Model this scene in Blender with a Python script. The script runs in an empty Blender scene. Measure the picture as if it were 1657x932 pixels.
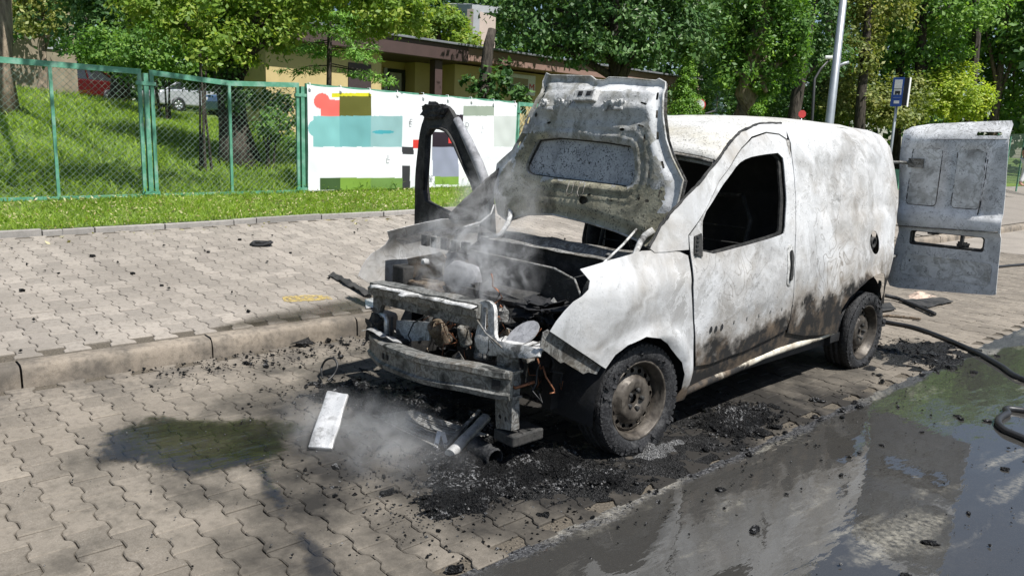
import bpy, bmesh, math, random
import numpy as np
from mathutils import Vector, Matrix, noise
from mathutils.geometry import delaunay_2d_cdt
random.seed(7); RNG = np.random.default_rng(7)
SC = bpy.context.scene
COL = SC.collection

# ------------------------------------------------------------------ camera
CAM = np.array([3.22942, -3.11760, 1.58298])
YAW, PITCH, ROLL, FPX = math.radians(-47.4146), math.radians(10.6667), math.radians(2.2102), 1241.56
def cam_axes():
    f = np.array([math.sin(YAW)*math.cos(PITCH), math.cos(YAW)*math.cos(PITCH), -math.sin(PITCH)])
    r = np.array([math.cos(YAW), -math.sin(YAW), 0]); u = np.cross(r, f)
    return r*math.cos(ROLL)+u*math.sin(ROLL), -r*math.sin(ROLL)+u*math.cos(ROLL), f
CR, CU, CF = cam_axes()
cd = bpy.data.cameras.new('camera'); cam = bpy.data.objects.new('camera', cd); COL.objects.link(cam)
m = Matrix.Identity(4)
for i in range(3):
    m[i][0], m[i][1], m[i][2], m[i][3] = CR[i], CU[i], -CF[i], CAM[i]
cam.matrix_world = m
cd.sensor_width = 36; cd.lens = 36*FPX/1657; cd.clip_start = 0.05; cd.clip_end = 900
SC.camera = cam
def W(px, py, d):            # the place seen at photo pixel (px,py) at depth d metres
    return Vector(CAM + d*(CF + CR*(px-828.5)/FPX - CU*(py-466)/FPX))

# ------------------------------------------------------------------ light
SUN = Vector((0.50, 0.06, 0.86)).normalized()
elev = math.asin(SUN.z); azim = math.atan2(SUN.x, SUN.y)
wd = bpy.data.worlds.new('World'); SC.world = wd; wd.use_nodes = True
wn = wd.node_tree; bg = wn.nodes['Background']
sky = wn.nodes.new('ShaderNodeTexSky'); sky.sky_type = 'NISHITA'; sky.sun_disc = False
sky.sun_elevation = elev; sky.sun_rotation = azim; sky.dust_density = 0.8; sky.ozone_density = 1.0
wn.links.new(sky.outputs[0], bg.inputs[0]); bg.inputs[1].default_value = 0.07
sl = bpy.data.lights.new('sun', 'SUN'); sl.energy = 5.0; sl.angle = math.radians(0.53); sl.color = (1.0, 0.982, 0.955)
so = bpy.data.objects.new('sun', sl); COL.objects.link(so)
so.rotation_euler = SUN.to_track_quat('Z', 'Y').to_euler(); so.location = (10, 4, 20)
SC.view_settings.view_transform = 'Standard'; SC.view_settings.look = 'None'
SC.view_settings.exposure = 0.60; SC.view_settings.gamma = 1.0
SC.render.engine = 'CYCLES'
SC.cycles.max_bounces = 8; SC.cycles.transparent_max_bounces = 10; SC.cycles.volume_bounces = 1
SC.cycles.caustics_reflective = False; SC.cycles.caustics_refractive = False
SC.cycles.use_denoising = True
SC.cycles.volume_step_rate = 2.0; SC.cycles.volume_max_steps = 96

# ------------------------------------------------------------------ helpers
def tag(o, label=None, cat=None, group=None, kind=None):
    if label: o['label'] = label
    if cat: o['category'] = cat
    if group: o['group'] = group
    if kind: o['kind'] = kind
    return o
def link(name, me, parent=None, loc=None):
    o = bpy.data.objects.new(name, me); COL.objects.link(o)
    if parent is not None: o.parent = parent
    if loc is not None: o.location = loc
    return o
def empty(name, loc=(0,0,0), rz=0.0, parent=None):
    o = link(name, None, parent, loc); o.rotation_euler = (0,0,rz); o.empty_display_size = .1
    return o
def mesh_data(name, v, f, mat=None, smooth=False):
    me = bpy.data.meshes.new(name); me.from_pydata([tuple(p) for p in v], [], [tuple(q) for q in f]); me.update()
    if mat: me.materials.append(mat)
    if smooth: me.polygons.foreach_set('use_smooth', [True]*len(me.polygons))
    return me
def add(name, v, f, mat, parent=None, smooth=False, loc=None):
    return link(name, mesh_data(name, v, f, mat, smooth), parent, loc)
def np_mesh(name, V, F, mat, attr=None):
    """V (n,3); F (m,k) all faces with k corners; attr per-vertex float"""
    me = bpy.data.meshes.new(name); n, k = F.shape
    me.vertices.add(len(V)); me.vertices.foreach_set('co', V.astype(np.float32).ravel())
    me.loops.add(n*k); me.loops.foreach_set('vertex_index', F.astype(np.int32).ravel())
    me.polygons.add(n); me.polygons.foreach_set('loop_start', (np.arange(n)*k).astype(np.int32))
    me.polygons.foreach_set('loop_total', np.full(n, k, np.int32))
    me.update(calc_edges=True)
    if attr is not None:
        a = me.attributes.new('rnd', 'FLOAT', 'POINT'); a.data.foreach_set('value', attr.astype(np.float32))
    me.materials.append(mat)
    return me
class MB:
    def __init__(s): s.v = []; s.f = []
    def put(s, v, f):
        n = len(s.v); s.v += [Vector(p) for p in v]; s.f += [tuple(i+n for i in q) for q in f]; return s
    def box(s, lo, hi, M=None, bev=0.0):
        x0,y0,z0 = lo; x1,y1,z1 = hi
        if bev > 0:
            b = bev; pts = []
            for zz, ins in ((z0,b),(z0+b,0),(z1-b,0),(z1,b)):
                a = b if ins == 0 else b
                c = [(x0+ins+ (b if ins==0 else 0)*0, y0+ins),(x1-ins,y0+ins),(x1-ins,y1-ins),(x0+ins,y1-ins)]
                pts += [(p[0],p[1],zz) for p in c]
            f = [(3,2,1,0),(12,13,14,15)]
            for l in range(3):
                for i in range(4):
                    j = (i+1)%4; f.append((l*4+i,l*4+j,l*4+4+j,l*4+4+i))
        else:
            pts = [(x0,y0,z0),(x1,y0,z0),(x1,y1,z0),(x0,y1,z0),(x0,y0,z1),(x1,y0,z1),(x1,y1,z1),(x0,y1,z1)]
            f = [(3,2,1,0),(4,5,6,7),(0,1,5,4),(1,2,6,5),(2,3,7,6),(3,0,4,7)]
        if M is not None: pts = [M @ Vector(p) for p in pts]
        return s.put(pts, f)
    def tube(s, pts, r, n=8, cap=True):
        pts = [Vector(p) for p in pts]; rr = r if isinstance(r,(list,tuple)) else [r]*len(pts)
        base = len(s.v); up = Vector((0,0,1))
        for i, p in enumerate(pts):
            t = (pts[min(i+1,len(pts)-1)]-pts[max(i-1,0)]).normalized()
            a = t.cross(up)
            if a.length < 1e-3: a = t.cross(Vector((1,0,0)))
            a.normalize(); b = t.cross(a)
            for k in range(n):
                w = 2*math.pi*k/n; s.v.append(p+(a*math.cos(w)+b*math.sin(w))*rr[i])
        for i in range(len(pts)-1):
            for k in range(n):
                j = (k+1)%n; s.f.append((base+i*n+k, base+i*n+j, base+(i+1)*n+j, base+(i+1)*n+k))
        if cap:
            s.f.append(tuple(base+k for k in range(n))[::-1]); s.f.append(tuple(base+(len(pts)-1)*n+k for k in range(n)))
        return s
    def lathe(s, prof, n=32, M=None, close=False, jit=None):
        """profile of (radius, axial) about local Z"""
        base = len(s.v); m_ = len(prof)
        for k in range(n):
            w = 2*math.pi*k/n
            for i, (r, z) in enumerate(prof):
                if jit: r, z = jit(r, z, w, i)
                p = Vector((r*math.cos(w), r*math.sin(w), z)); s.v.append(M @ p if M is not None else p)
        for k in range(n):
            j = (k+1)%n
            for i in range(m_ if close else m_-1):
                i2 = (i+1)%m_
                s.f.append((base+k*m_+i, base+j*m_+i, base+j*m_+i2, base+k*m_+i2))
        return s
    def prism(s, poly, z0, z1, M=None):
        n = len(poly); v = [(p[0],p[1],z0) for p in poly]+[(p[0],p[1],z1) for p in poly]
        f = [tuple(range(n))[::-1], tuple(range(n,2*n))]+[(i,(i+1)%n,n+(i+1)%n,n+i) for i in range(n)]
        if M is not None: v = [M @ Vector(p) for p in v]
        return s.put(v, f)
    def build(s, name, mat, parent=None, smooth=False, bevel=0.0, loc=None):
        o = add(name, s.v, s.f, mat, parent, smooth, loc)
        if bevel:
            b = o.modifiers.new('b','BEVEL'); b.width = bevel; b.segments = 2; b.limit_method = 'ANGLE'; b.angle_limit = math.radians(35)
        return o
def shade_auto(o, ang=35):
    o.data.polygons.foreach_set('use_smooth', [True]*len(o.data.polygons))
    o.data.set_sharp_from_angle(angle=math.radians(ang))
    return o
def inpoly(x, y, P):
    c = False; j = len(P)-1
    for i in range(len(P)):
        if (P[i][1] > y) != (P[j][1] > y) and x < (P[j][0]-P[i][0])*(y-P[i][1])/(P[j][1]-P[i][1])+P[i][0]: c = not c
        j = i
    return c
def densify(P, sp):
    out = []
    for i in range(len(P)):
        a, b = Vector(P[i]), Vector(P[(i+1)%len(P)]); n = max(1, int((b-a).length/sp))
        out += [tuple(a.lerp(b, k/n)) for k in range(n)]
    return out
def smoothpoly(P, it=2):          # Chaikin corner cutting on a closed outline
    for _ in range(it):
        Q = []
        for i in range(len(P)):
            a, b = P[i], P[(i+1)%len(P)]
            Q += [(a[0]*.75+b[0]*.25, a[1]*.75+b[1]*.25), (a[0]*.25+b[0]*.75, a[1]*.25+b[1]*.75)]
        P = Q
    return P
def ring(cx, cy, rx, ry, n=14, rot=0): 
    return [(cx+rx*math.cos(t)*math.cos(rot)-ry*math.sin(t)*math.sin(rot), cy+rx*math.cos(t)*math.sin(rot)+ry*math.sin(t)*math.cos(rot)) for t in [2*math.pi*k/n for k in range(n)]]
def rrect(x0, y0, x1, y1, r, n=4):
    P = []
    for cx, cy, a in ((x1-r,y1-r,0),(x0+r,y1-r,90),(x0+r,y0+r,180),(x1-r,y0+r,270)):
        for k in range(n+1):
            t = math.radians(a+90*k/n); P.append((cx+r*math.cos(t), cy+r*math.sin(t)))
    return P
def sheet(name, outline, fn, mat, parent=None, holes=(), sp=.05, thick=.0, smooth=True, extra=(), off=0.0):
    """triangulated panel: outline and holes in 2-D, mapped to 3-D by fn(u,v)"""
    pts = []; edges = []; loops = [densify(outline, sp)]+[densify(h, sp*.7) for h in holes]
    for L in loops:
        b = len(pts); pts += [Vector(p[:2]) for p in L]; edges += [(b+i, b+(i+1)%len(L)) for i in range(len(L))]
    xs = [p[0] for p in outline]; ys = [p[1] for p in outline]; R = random.Random(3)
    bp = np.array([(p.x,p.y) for p in pts])
    y = min(ys)+sp*.5; row = 0
    while y < max(ys):
        x = min(xs)+sp*(.5 if row%2 else 1.0)
        while x < max(xs):
            q = (x+R.uniform(-.12,.12)*sp, y+R.uniform(-.12,.12)*sp)
            if inpoly(q[0],q[1],loops[0]) and not any(inpoly(q[0],q[1],h) for h in loops[1:]):
                if np.min((bp[:,0]-q[0])**2+(bp[:,1]-q[1])**2) > (sp*.45)**2: pts.append(Vector(q))
            x += sp
        y += sp*.87; row += 1
    for q in extra: pts.append(Vector(q))
    V, E, F, *_ = delaunay_2d_cdt(pts, edges, [], 0, 1e-6)
    F = [f for f in F if (lambda c: inpoly(c[0],c[1],loops[0]) and not any(inpoly(c[0],c[1],h) for h in loops[1:]))((sum(V[i].x for i in f)/len(f), sum(V[i].y for i in f)/len(f)))]
    o = add(name, [fn(p.x,p.y) for p in V], F, mat, parent, smooth)
    if thick:
        s = o.modifiers.new('s','SOLIDIFY'); s.thickness = thick; s.offset = off
        s.use_quality_normals = False
        if smooth: e = o.modifiers.new('e','EDGE_SPLIT'); e.split_angle = math.radians(42)
    return o
def fbm(p, sc, oct=4): return noise.fractal(Vector(p)*sc, 1.0, 2.0, oct)
def copy_tree(o, parent=None):
    c = o.copy(); COL.objects.link(c); c.parent = parent
    for ch in o.children: copy_tree(ch, c)
    return c
def lerp(a, b, t): return a+(b-a)*t
def sstep(a, b, x):
    t = min(1, max(0, (x-a)/(b-a))); return t*t*(3-2*t)

# ------------------------------------------------------------------ materials
class NT:
    def __init__(s, name):
        s.m = bpy.data.materials.new(name); s.m.use_nodes = True; s.t = s.m.node_tree; s.t.nodes.clear()
        s.out = s.t.nodes.new('ShaderNodeOutputMaterial')
    def n(s, typ, props=None, **inp):
        nd = s.t.nodes.new('ShaderNode'+typ)
        for k, v in (props or {}).items(): setattr(nd, k, v)
        for k, v in inp.items(): s.set(nd, k.replace('_',' '), v)
        return nd
    def set(s, nd, k, v):
        sk = nd.inputs[int(k[1:])] if k[0]=='i' and k[1:].isdigit() else nd.inputs[k]
        if isinstance(v, bpy.types.NodeSocket): s.t.links.new(v, sk)
        elif isinstance(v, bpy.types.Node): s.t.links.new(v.outputs[0], sk)
        else:
            if sk.type == 'RGBA' and len(v) == 3: v = (*v, 1)
            sk.default_value = v
    def math(s, op, a, b=0.0, c=None, clamp=False):
        nd = s.n('Math', {'operation':op,'use_clamp':clamp}); s.set(nd,'i0',a); s.set(nd,'i1',b)
        if c is not None: s.set(nd,'i2',c)
        return nd.outputs[0]
    def mix(s, fac, a, b, blend='MIX'):
        nd = s.n('Mix', {'data_type':'RGBA','blend_type':blend}); s.set(nd,'i0',fac); s.set(nd,'i6',a); s.set(nd,'i7',b)
        return nd.outputs[2]
    def ramp(s, fac, stops, interp='LINEAR'):
        nd = s.n('ValToRGB'); s.set(nd,'Fac',fac); cr = nd.color_ramp; cr.interpolation = interp
        while len(cr.elements) > 1: cr.elements.remove(cr.elements[-1])
        for i, (p, c) in enumerate(stops):
            e = cr.elements[0] if i == 0 else cr.elements.new(p); e.position = p
            e.color = (*c, 1) if isinstance(c, (tuple,list)) else (c,c,c,1)
        return nd.outputs[0]
    def noise(s, scale, detail=4, rough=.55, vec=None, dist=0.0):
        nd = s.n('TexNoise', Scale=scale, Detail=detail, Roughness=rough, Distortion=dist)
        if vec is not None: s.set(nd, 'Vector', vec)
        return nd
    def sm(s, x, a, b):       # clamped map x from [a,b] to [0,1]
        nd = s.n('MapRange', {'clamp':True}, Value=x); s.set(nd,'From Min',a); s.set(nd,'From Max',b); return nd.outputs[0]
    def pos(s): return s.n('NewGeometry').outputs['Position']
    def obj(s): return s.n('TexCoord').outputs['Object']
    def xyz(s, v):
        nd = s.n('SeparateXYZ'); s.set(nd,'Vector',v); return nd.outputs
    def bump(s, h, strength=.3, dist=.01, normal=None):
        nd = s.n('Bump', Height=h, Strength=strength, Distance=dist)
        if normal is not None: s.set(nd,'Normal',normal)
        return nd.outputs[0]
    def bsdf(s, col, rough=.6, metal=0.0, normal=None, spec=.5, **kw):
        nd = s.n('BsdfPrincipled'); s.set(nd,'Base Color',col); s.set(nd,'Roughness',rough); s.set(nd,'Metallic',metal)
        s.set(nd,'Specular IOR Level',spec)
        if normal is not None: s.set(nd,'Normal',normal)
        for k, v in kw.items(): s.set(nd, k.replace('_',' '), v)
        return nd
    def end(s, sh): s.t.links.new(sh if isinstance(sh, bpy.types.NodeSocket) else sh.outputs[0], s.out.inputs['Surface']); return s.m

def plain(name, col, rough=.6, metal=0.0, var=.12, scale=20, bump=.0, spec=.5):
    t = NT(name); n = t.noise(scale, 4, .6, t.obj())
    c = t.mix(t.sm(n.outputs[0],.3,.7), [x*(1-var) for x in col], [min(1,x*(1+var)) for x in col])
    return t.end(t.bsdf(c, rough, metal, t.bump(n.outputs[0], bump, .01) if bump else None, spec))

def burnt(name, ramp, swirl=.5, speck=.3, speckcol=(.02,.02,.02), scale=3.0, spth=(.56,.70,.42,.62), blot=0.0, char=None, rough=.75, bump=.25, metal=0.0, tint=None, tint_amt=0.0, seed=0.0):
    """scorched sheet metal: warped ash swirls, soot specks, charring that follows a sloping line on the body"""
    t = NT(name); p = t.pos()
    sh = t.n('VectorMath', {'operation':'ADD'}); t.set(sh,'i0',p); sh.inputs[1].default_value = (seed*3.1, seed*1.7, seed*2.3); p2 = sh.outputs[0]
    w = t.noise(scale*.8, 3, .55, p2)
    wm = t.n('VectorMath', {'operation':'MULTIPLY_ADD'}); t.set(wm,'i0',w.outputs['Color']); wm.inputs[1].default_value = (.55,.55,.55); t.set(wm,'i2',p2)
    n1 = t.noise(scale, 6, .55, wm.outputs[0]).outputs[0]
    base = t.ramp(n1, ramp)
    # closed swirl lines: contour bands of the warped noise
    w2 = t.noise(scale*.9, 2, .5, p2); wm2 = t.n('VectorMath', {'operation':'MULTIPLY_ADD'}); t.set(wm2,'i0',w2.outputs['Color']); wm2.inputs[1].default_value = (1.3,1.3,1.3); t.set(wm2,'i2',p2)
    pp = t.math('PINGPONG', t.math('MULTIPLY', t.noise(scale*1.1, 2.5, .5, wm2.outputs[0]).outputs[0], 20.0), 1.0)
    lines = t.sm(pp, .30, .02)
    patch = t.sm(t.noise(scale*.55, 3, .5, p2).outputs[0], .42, .62)
    base = t.mix(t.math('MULTIPLY', t.math('MULTIPLY', lines, patch), swirl), base, (.17,.163,.152))
    if tint: base = t.mix(t.math('MULTIPLY', t.sm(t.noise(scale*.9, 5, .6, p2).outputs[0], .45,.7), tint_amt), base, tint)
    if blot:
        bl = t.noise(1.3, 5, .6, wm.outputs[0]).outputs[0]; base = t.mix(t.math('MULTIPLY', t.sm(bl,.44,.60), blot), base, (.56,.565,.57)); base = t.mix(t.math('MULTIPLY', t.sm(t.noise(2.1,5,.6,wm.outputs[0]).outputs[0],.55,.70), blot), base, (.21,.203,.19))
        fl_ = t.noise(5.5, 9, .68, wm.outputs[0]).outputs[0]; zone = t.sm(t.noise(1.7,3,.5,p2).outputs[0],.44,.58)
        base = t.mix(t.math('MULTIPLY', t.math('MULTIPLY', t.sm(fl_,.545,.56), zone), .32), base, (.19,.183,.17))
        edge_l = t.math('MULTIPLY', t.math('MULTIPLY', t.sm(fl_,.520,.535), t.sm(fl_,.552,.540)), zone); base = t.mix(t.math('MULTIPLY', edge_l, .45), base, (.60,.60,.60))
    fine = t.noise(95, 3, .6, p2).outputs[0]; mid = t.noise(22, 4, .6, p2).outputs[0]
    sp = t.math('MULTIPLY', t.sm(fine, spth[0], spth[1]), t.sm(mid, spth[2], spth[3]))
    base = t.mix(t.math('MULTIPLY', sp, speck), base, speckcol)
    base = t.mix(t.math('MULTIPLY', t.sm(fine,.3,.7), .10), base, (.9,.9,.9), 'MULTIPLY')
    if char:
        a, b, soft, cc, edge = char       # z < a + b*y (+noise) is burnt to cc
        x, y, z = t.xyz(p)
        lim = t.math('ADD', t.math('MULTIPLY', y, b), a)
        d = t.math('ADD', t.math('SUBTRACT', z, lim), t.math('MULTIPLY', t.math('SUBTRACT', t.noise(4.5,6,.62,p2).outputs[0], .5), .75))
        base = t.mix(t.math('MULTIPLY', t.sm(d, soft*1.6, soft*.1), .75), base, edge)
        cn = t.mix(t.sm(t.noise(7,6,.65,p2).outputs[0], .48,.70), cc, (.115,.085,.058))
        base = t.mix(t.sm(d, soft*.5, -soft*.4), base, cn)
    h = t.math('ADD', t.math('MULTIPLY', fine, .35), t.math('MULTIPLY', mid, 1.0))
    return t.end(t.bsdf(base, rough, metal, t.bump(h, bump, .008), .35))

ASH = [(.26,(.16,.152,.142)),(.36,(.29,.283,.272)),(.44,(.44,.437,.432)),(.50,(.33,.325,.318)),(.56,(.42,.42,.418)),(.62,(.53,.533,.535)),(.70,(.38,.377,.37)),(.80,(.22,.212,.20))]
M = {}
M['side'] = burnt('burnt_white_panel', ASH, .95, .6, scale=2.2, spth=(.54,.66,.48,.62), bump=.4, blot=.7, tint=(.28,.22,.15), tint_amt=.40, char=(.40,.12,.12,(.012,.011,.010),(.22,.19,.155)), seed=1)
M['fender'] = burnt('burnt_white_fender', ASH, .6, .35, scale=2.2, blot=.7, tint=(.34,.27,.18), tint_amt=.35, char=(.26,.15,.07,(.013,.012,.011),(.24,.21,.175)), seed=2)
M['roof'] = burnt('burnt_white_roof', [(.25,(.30,.285,.24)),(.45,(.47,.462,.43)),(.6,(.55,.545,.52)),(.75,(.38,.365,.315))], .35, .8, speckcol=(.07,.065,.055), scale=2.4, tint=(.36,.32,.22), tint_amt=.6, bump=.6, seed=3, blot=.3, spth=(.52,.64,.36,.56))
M['hoodin'] = burnt('burnt_bonnet_inner', [(.25,(.14,.14,.135)),(.40,(.34,.34,.335)),(.50,(.50,.50,.495)),(.60,(.24,.235,.21)),(.70,(.40,.39,.355)),(.8,(.56,.56,.55))], .35, .75, scale=4.2, tint=(.17,.15,.085), tint_amt=.7, bump=.5, seed=4, spth=(.53,.64,.42,.60))
M['reardoor'] = burnt('burnt_rear_door', [(.25,(.42,.42,.42)),(.42,(.66,.66,.66)),(.52,(.76,.76,.76)),(.64,(.58,.58,.57)),(.8,(.78,.78,.78))], .7, .6, scale=4.0, tint=(.16,.16,.16), tint_amt=.45, seed=5, spth=(.50,.62,.46,.62), blot=.35)
M['recess'] = burnt('ashen_bonnet_recess', [(.3,(.24,.245,.26)),(.45,(.36,.37,.39)),(.6,(.46,.47,.49)),(.75,(.33,.335,.345))], .15, .95, speckcol=(.02,.02,.022), scale=5, bump=.4, seed=21, spth=(.50,.62,.34,.58))
M['hoodlow'] = burnt('olive_scorched_bonnet', [(.3,(.10,.092,.066)),(.45,(.24,.22,.155)),(.6,(.36,.335,.245)),(.75,(.18,.165,.115))], .2, .95, scale=5, bump=.5, seed=22, spth=(.52,.63,.40,.58))
M['hoodedge'] = burnt('sunlit_ashen_flange', [(.3,(.34,.34,.34)),(.45,(.56,.56,.56)),(.6,(.66,.66,.655)),(.75,(.46,.455,.44))], .2, .8, scale=5, bump=.3, seed=23)  # paler flange: ash, with the sunlight on its sun-side edge painted in
M['reardoor2'] = burnt('scorched_door_pressing', [(.34,(.30,.295,.28)),(.42,(.56,.555,.54)),(.48,(.72,.72,.71)),(.53,(.44,.435,.41)),(.58,(.72,.72,.71)),(.68,(.52,.515,.50))], .9, .7, scale=4, seed=31, spth=(.53,.64,.50,.64), tint=(.13,.125,.11), tint_amt=.5)
M['soot'] = burnt('sooty_metal', [(.3,(.006,.006,.006)),(.45,(.018,.018,.017)),(.58,(.042,.040,.037)),(.7,(.015,.014,.013)),(.85,(.07,.067,.064))], .2, .35, speckcol=(.18,.17,.16), scale=6, bump=.6, seed=6)
M['sootgrey'] = burnt('scorched_grey_metal', [(.34,(.015,.015,.015)),(.42,(.085,.083,.078)),(.47,(.22,.22,.21)),(.51,(.06,.056,.05)),(.57,(.28,.275,.26)),(.63,(.09,.08,.065)),(.72,(.32,.31,.29))], .5, .5, spth=(.52,.64,.44,.60), scale=5.5, tint=(.15,.12,.08), tint_amt=.5, bump=.6, seed=7)
M['beam'] = burnt('scorched_steel_beam', [(.34,(.02,.02,.019)),(.42,(.11,.11,.10)),(.47,(.23,.23,.215)),(.51,(.08,.075,.065)),(.56,(.27,.265,.245)),(.62,(.10,.085,.065)),(.7,(.30,.29,.27))], .5, .6, spth=(.52,.64,.44,.60), scale=5.5, rough=.55, metal=.25, bump=.5, seed=8)
M['interior'] = burnt('charred_interior', [(.3,(.004,.004,.004)),(.5,(.010,.010,.011)),(.7,(.022,.022,.023)),(.85,(.035,.035,.037))], .1, .15, speckcol=(.06,.06,.06), scale=5, seed=9)
M['paleblock'] = burnt('ashen_cast_metal', [(.3,(.12,.12,.125)),(.5,(.24,.24,.25)),(.7,(.36,.36,.37))], .2, .7, scale=8, seed=10)
M['rust'] = burnt('rusty_scorched_steel', [(.34,(.02,.013,.009)),(.42,(.085,.055,.032)),(.48,(.19,.145,.095)),(.53,(.05,.032,.02)),(.58,(.22,.185,.14)),(.68,(.07,.045,.028))], .4, .8, scale=11, seed=11)
M['white_bracket'] = burnt('ashen_bracket', [(.34,(.10,.097,.09)),(.42,(.34,.335,.32)),(.48,(.55,.545,.53)),(.53,(.30,.295,.28)),(.58,(.60,.595,.58)),(.66,(.38,.375,.36))], .5, .6, spth=(.53,.64,.46,.62), scale=6.5, seed=12)
M['wheel'] = burnt('scorched_wheel_steel', [(.34,(.014,.012,.010)),(.44,(.055,.046,.037)),(.52,(.10,.086,.070)),(.62,(.045,.038,.031)),(.75,(.11,.095,.08))], .1, .35, scale=5, rough=.5, metal=.3, bump=.2, seed=13)
M['alu'] = burnt('bare_aluminium', [(.3,(.30,.295,.28)),(.5,(.62,.615,.60)),(.75,(.72,.715,.70))], .45, .7, scale=9, rough=.38, metal=.55, bump=.3, seed=14)
M['sill'] = burnt('cream_sill', [(.3,(.30,.26,.20)),(.5,(.58,.54,.45)),(.75,(.66,.62,.54))], .1, .5, speckcol=(.03,.025,.02), scale=5, seed=15, char=(.37,-.075,.05,(.012,.011,.010),(.2,.17,.13)))
def tyre_mat():
    t = NT('charred_tyre'); p = t.pos(); f = t.noise(70,5,.65,p).outputs[0]; g = t.noise(14,4,.6,p).outputs[0]
    c = t.mix(t.sm(f,.45,.72), (.008,.008,.009), (.045,.045,.046)); c = t.mix(t.math('MULTIPLY',t.sm(g,.55,.75),.5), c, (.10,.098,.095))
    return t.end(t.bsdf(c,.7,0,t.bump(t.math('ADD',f,g),.7,.01),.35))
M['tyre'] = tyre_mat()
M['rubber'] = plain('black_rubber', (.018,.018,.019), .45, 0, .3, 30, .2)
M['copper'] = plain('scorched_copper_wire', (.24,.10,.05), .5, .5, .4, 40)
M['wire'] = plain('black_wire', (.01,.01,.01), .5)
# ------------------------------------------------------------------ ground
KX, RX, FK, FX = -2.1, 1.22, -6.3, -7.6         # kerb face, road edge, far edging, fence line
def yeff(y): return max(-6.0, min(9.0, y))
def side_z(x, y):
    t = (KX-x)/(KX-FK); return .13+.30*t+.016*yeff(y)*t
def bank_z(x, y):
    e = side_z(FK, y)+.04; f0 = .69+.013*yeff(y)
    if x > FX: return lerp(e, f0, (FK-x)/(FK-FX))
    s = lerp(.235, .10, sstep(-.5, 8, y)); d = FX-x
    return f0+s*min(d, 7.5)*(1-.12*min(d,7.5)/7.5)+.05*fbm((x,y,0),.5,3)*min(1,d)+.05*max(0,min(40,d)-7.5)
def gz(x, y):
    if x >= KX: return 0.0
    if x >= FK: return side_z(x, y)
    return bank_z(x, y)

def paver_mat(name, base, tone, soot):
    t = NT(name); p = t.pos(); x,y,z = t.xyz(p)
    oi = t.n('ObjectInfo').outputs['Random']; at = t.n('Attribute', {'attribute_name':'rnd'}).outputs['Fac']
    r = t.math('FRACT', t.math('ADD', oi, at))
    f = t.noise(160,4,.7,p).outputs[0]; g = t.noise(28,5,.6,p).outputs[0]; l = t.noise(1.1,4,.55,p).outputs[0]
    c = t.mix(r, [v*.72 for v in base], [v*1.22 for v in base])
    c = t.mix(t.math('MULTIPLY',t.sm(f,.38,.72),.5), c, tone)
    c = t.mix(t.math('MULTIPLY',t.sm(g,.48,.66),.45), c, [v*.55 for v in base])
    c = t.mix(t.math('MULTIPLY',t.sm(l,.42,.62),.42), c, [v*.62 for v in base])
    c = t.mix(t.math('MULTIPLY',t.sm(t.noise(260,2,.5,p).outputs[0],.70,.76),.7), c, (.62,.60,.57))
    rough = .85
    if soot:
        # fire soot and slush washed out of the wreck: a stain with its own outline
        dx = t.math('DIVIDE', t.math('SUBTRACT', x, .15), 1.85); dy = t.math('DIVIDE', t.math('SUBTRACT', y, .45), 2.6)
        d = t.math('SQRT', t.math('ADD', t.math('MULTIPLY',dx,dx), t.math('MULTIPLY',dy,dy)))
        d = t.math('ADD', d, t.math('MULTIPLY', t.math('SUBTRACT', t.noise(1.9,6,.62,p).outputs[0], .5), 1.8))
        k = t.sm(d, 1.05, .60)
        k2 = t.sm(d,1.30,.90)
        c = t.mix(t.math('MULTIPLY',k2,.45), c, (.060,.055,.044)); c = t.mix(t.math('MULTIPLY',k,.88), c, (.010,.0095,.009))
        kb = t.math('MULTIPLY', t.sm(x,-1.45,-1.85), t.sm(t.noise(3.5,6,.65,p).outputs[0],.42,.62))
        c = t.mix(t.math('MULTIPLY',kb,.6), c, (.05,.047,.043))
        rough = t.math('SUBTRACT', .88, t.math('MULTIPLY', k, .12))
    h = t.math('ADD', t.math('MULTIPLY',f,.6), g)
    return t.end(t.bsdf(c, rough, 0, t.bump(h,.35,.006), .22))
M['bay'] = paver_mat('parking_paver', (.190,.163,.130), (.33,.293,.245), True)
M['walk'] = paver_mat('sidewalk_paver', (.255,.225,.190), (.38,.345,.305), False)
def joint_mat():
    t = NT('joint_sand'); p = t.pos(); f = t.noise(90,4,.7,p).outputs[0]
    return t.end(t.bsdf(t.mix(t.sm(f,.35,.7),(.05,.043,.034),(.15,.128,.098)),.95,0,t.bump(f,.5,.01),.2))
M['joint'] = joint_mat()
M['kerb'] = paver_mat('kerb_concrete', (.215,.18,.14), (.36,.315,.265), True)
M['edging'] = paver_mat('edging_concrete', (.30,.28,.255), (.42,.40,.37), False)
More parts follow.
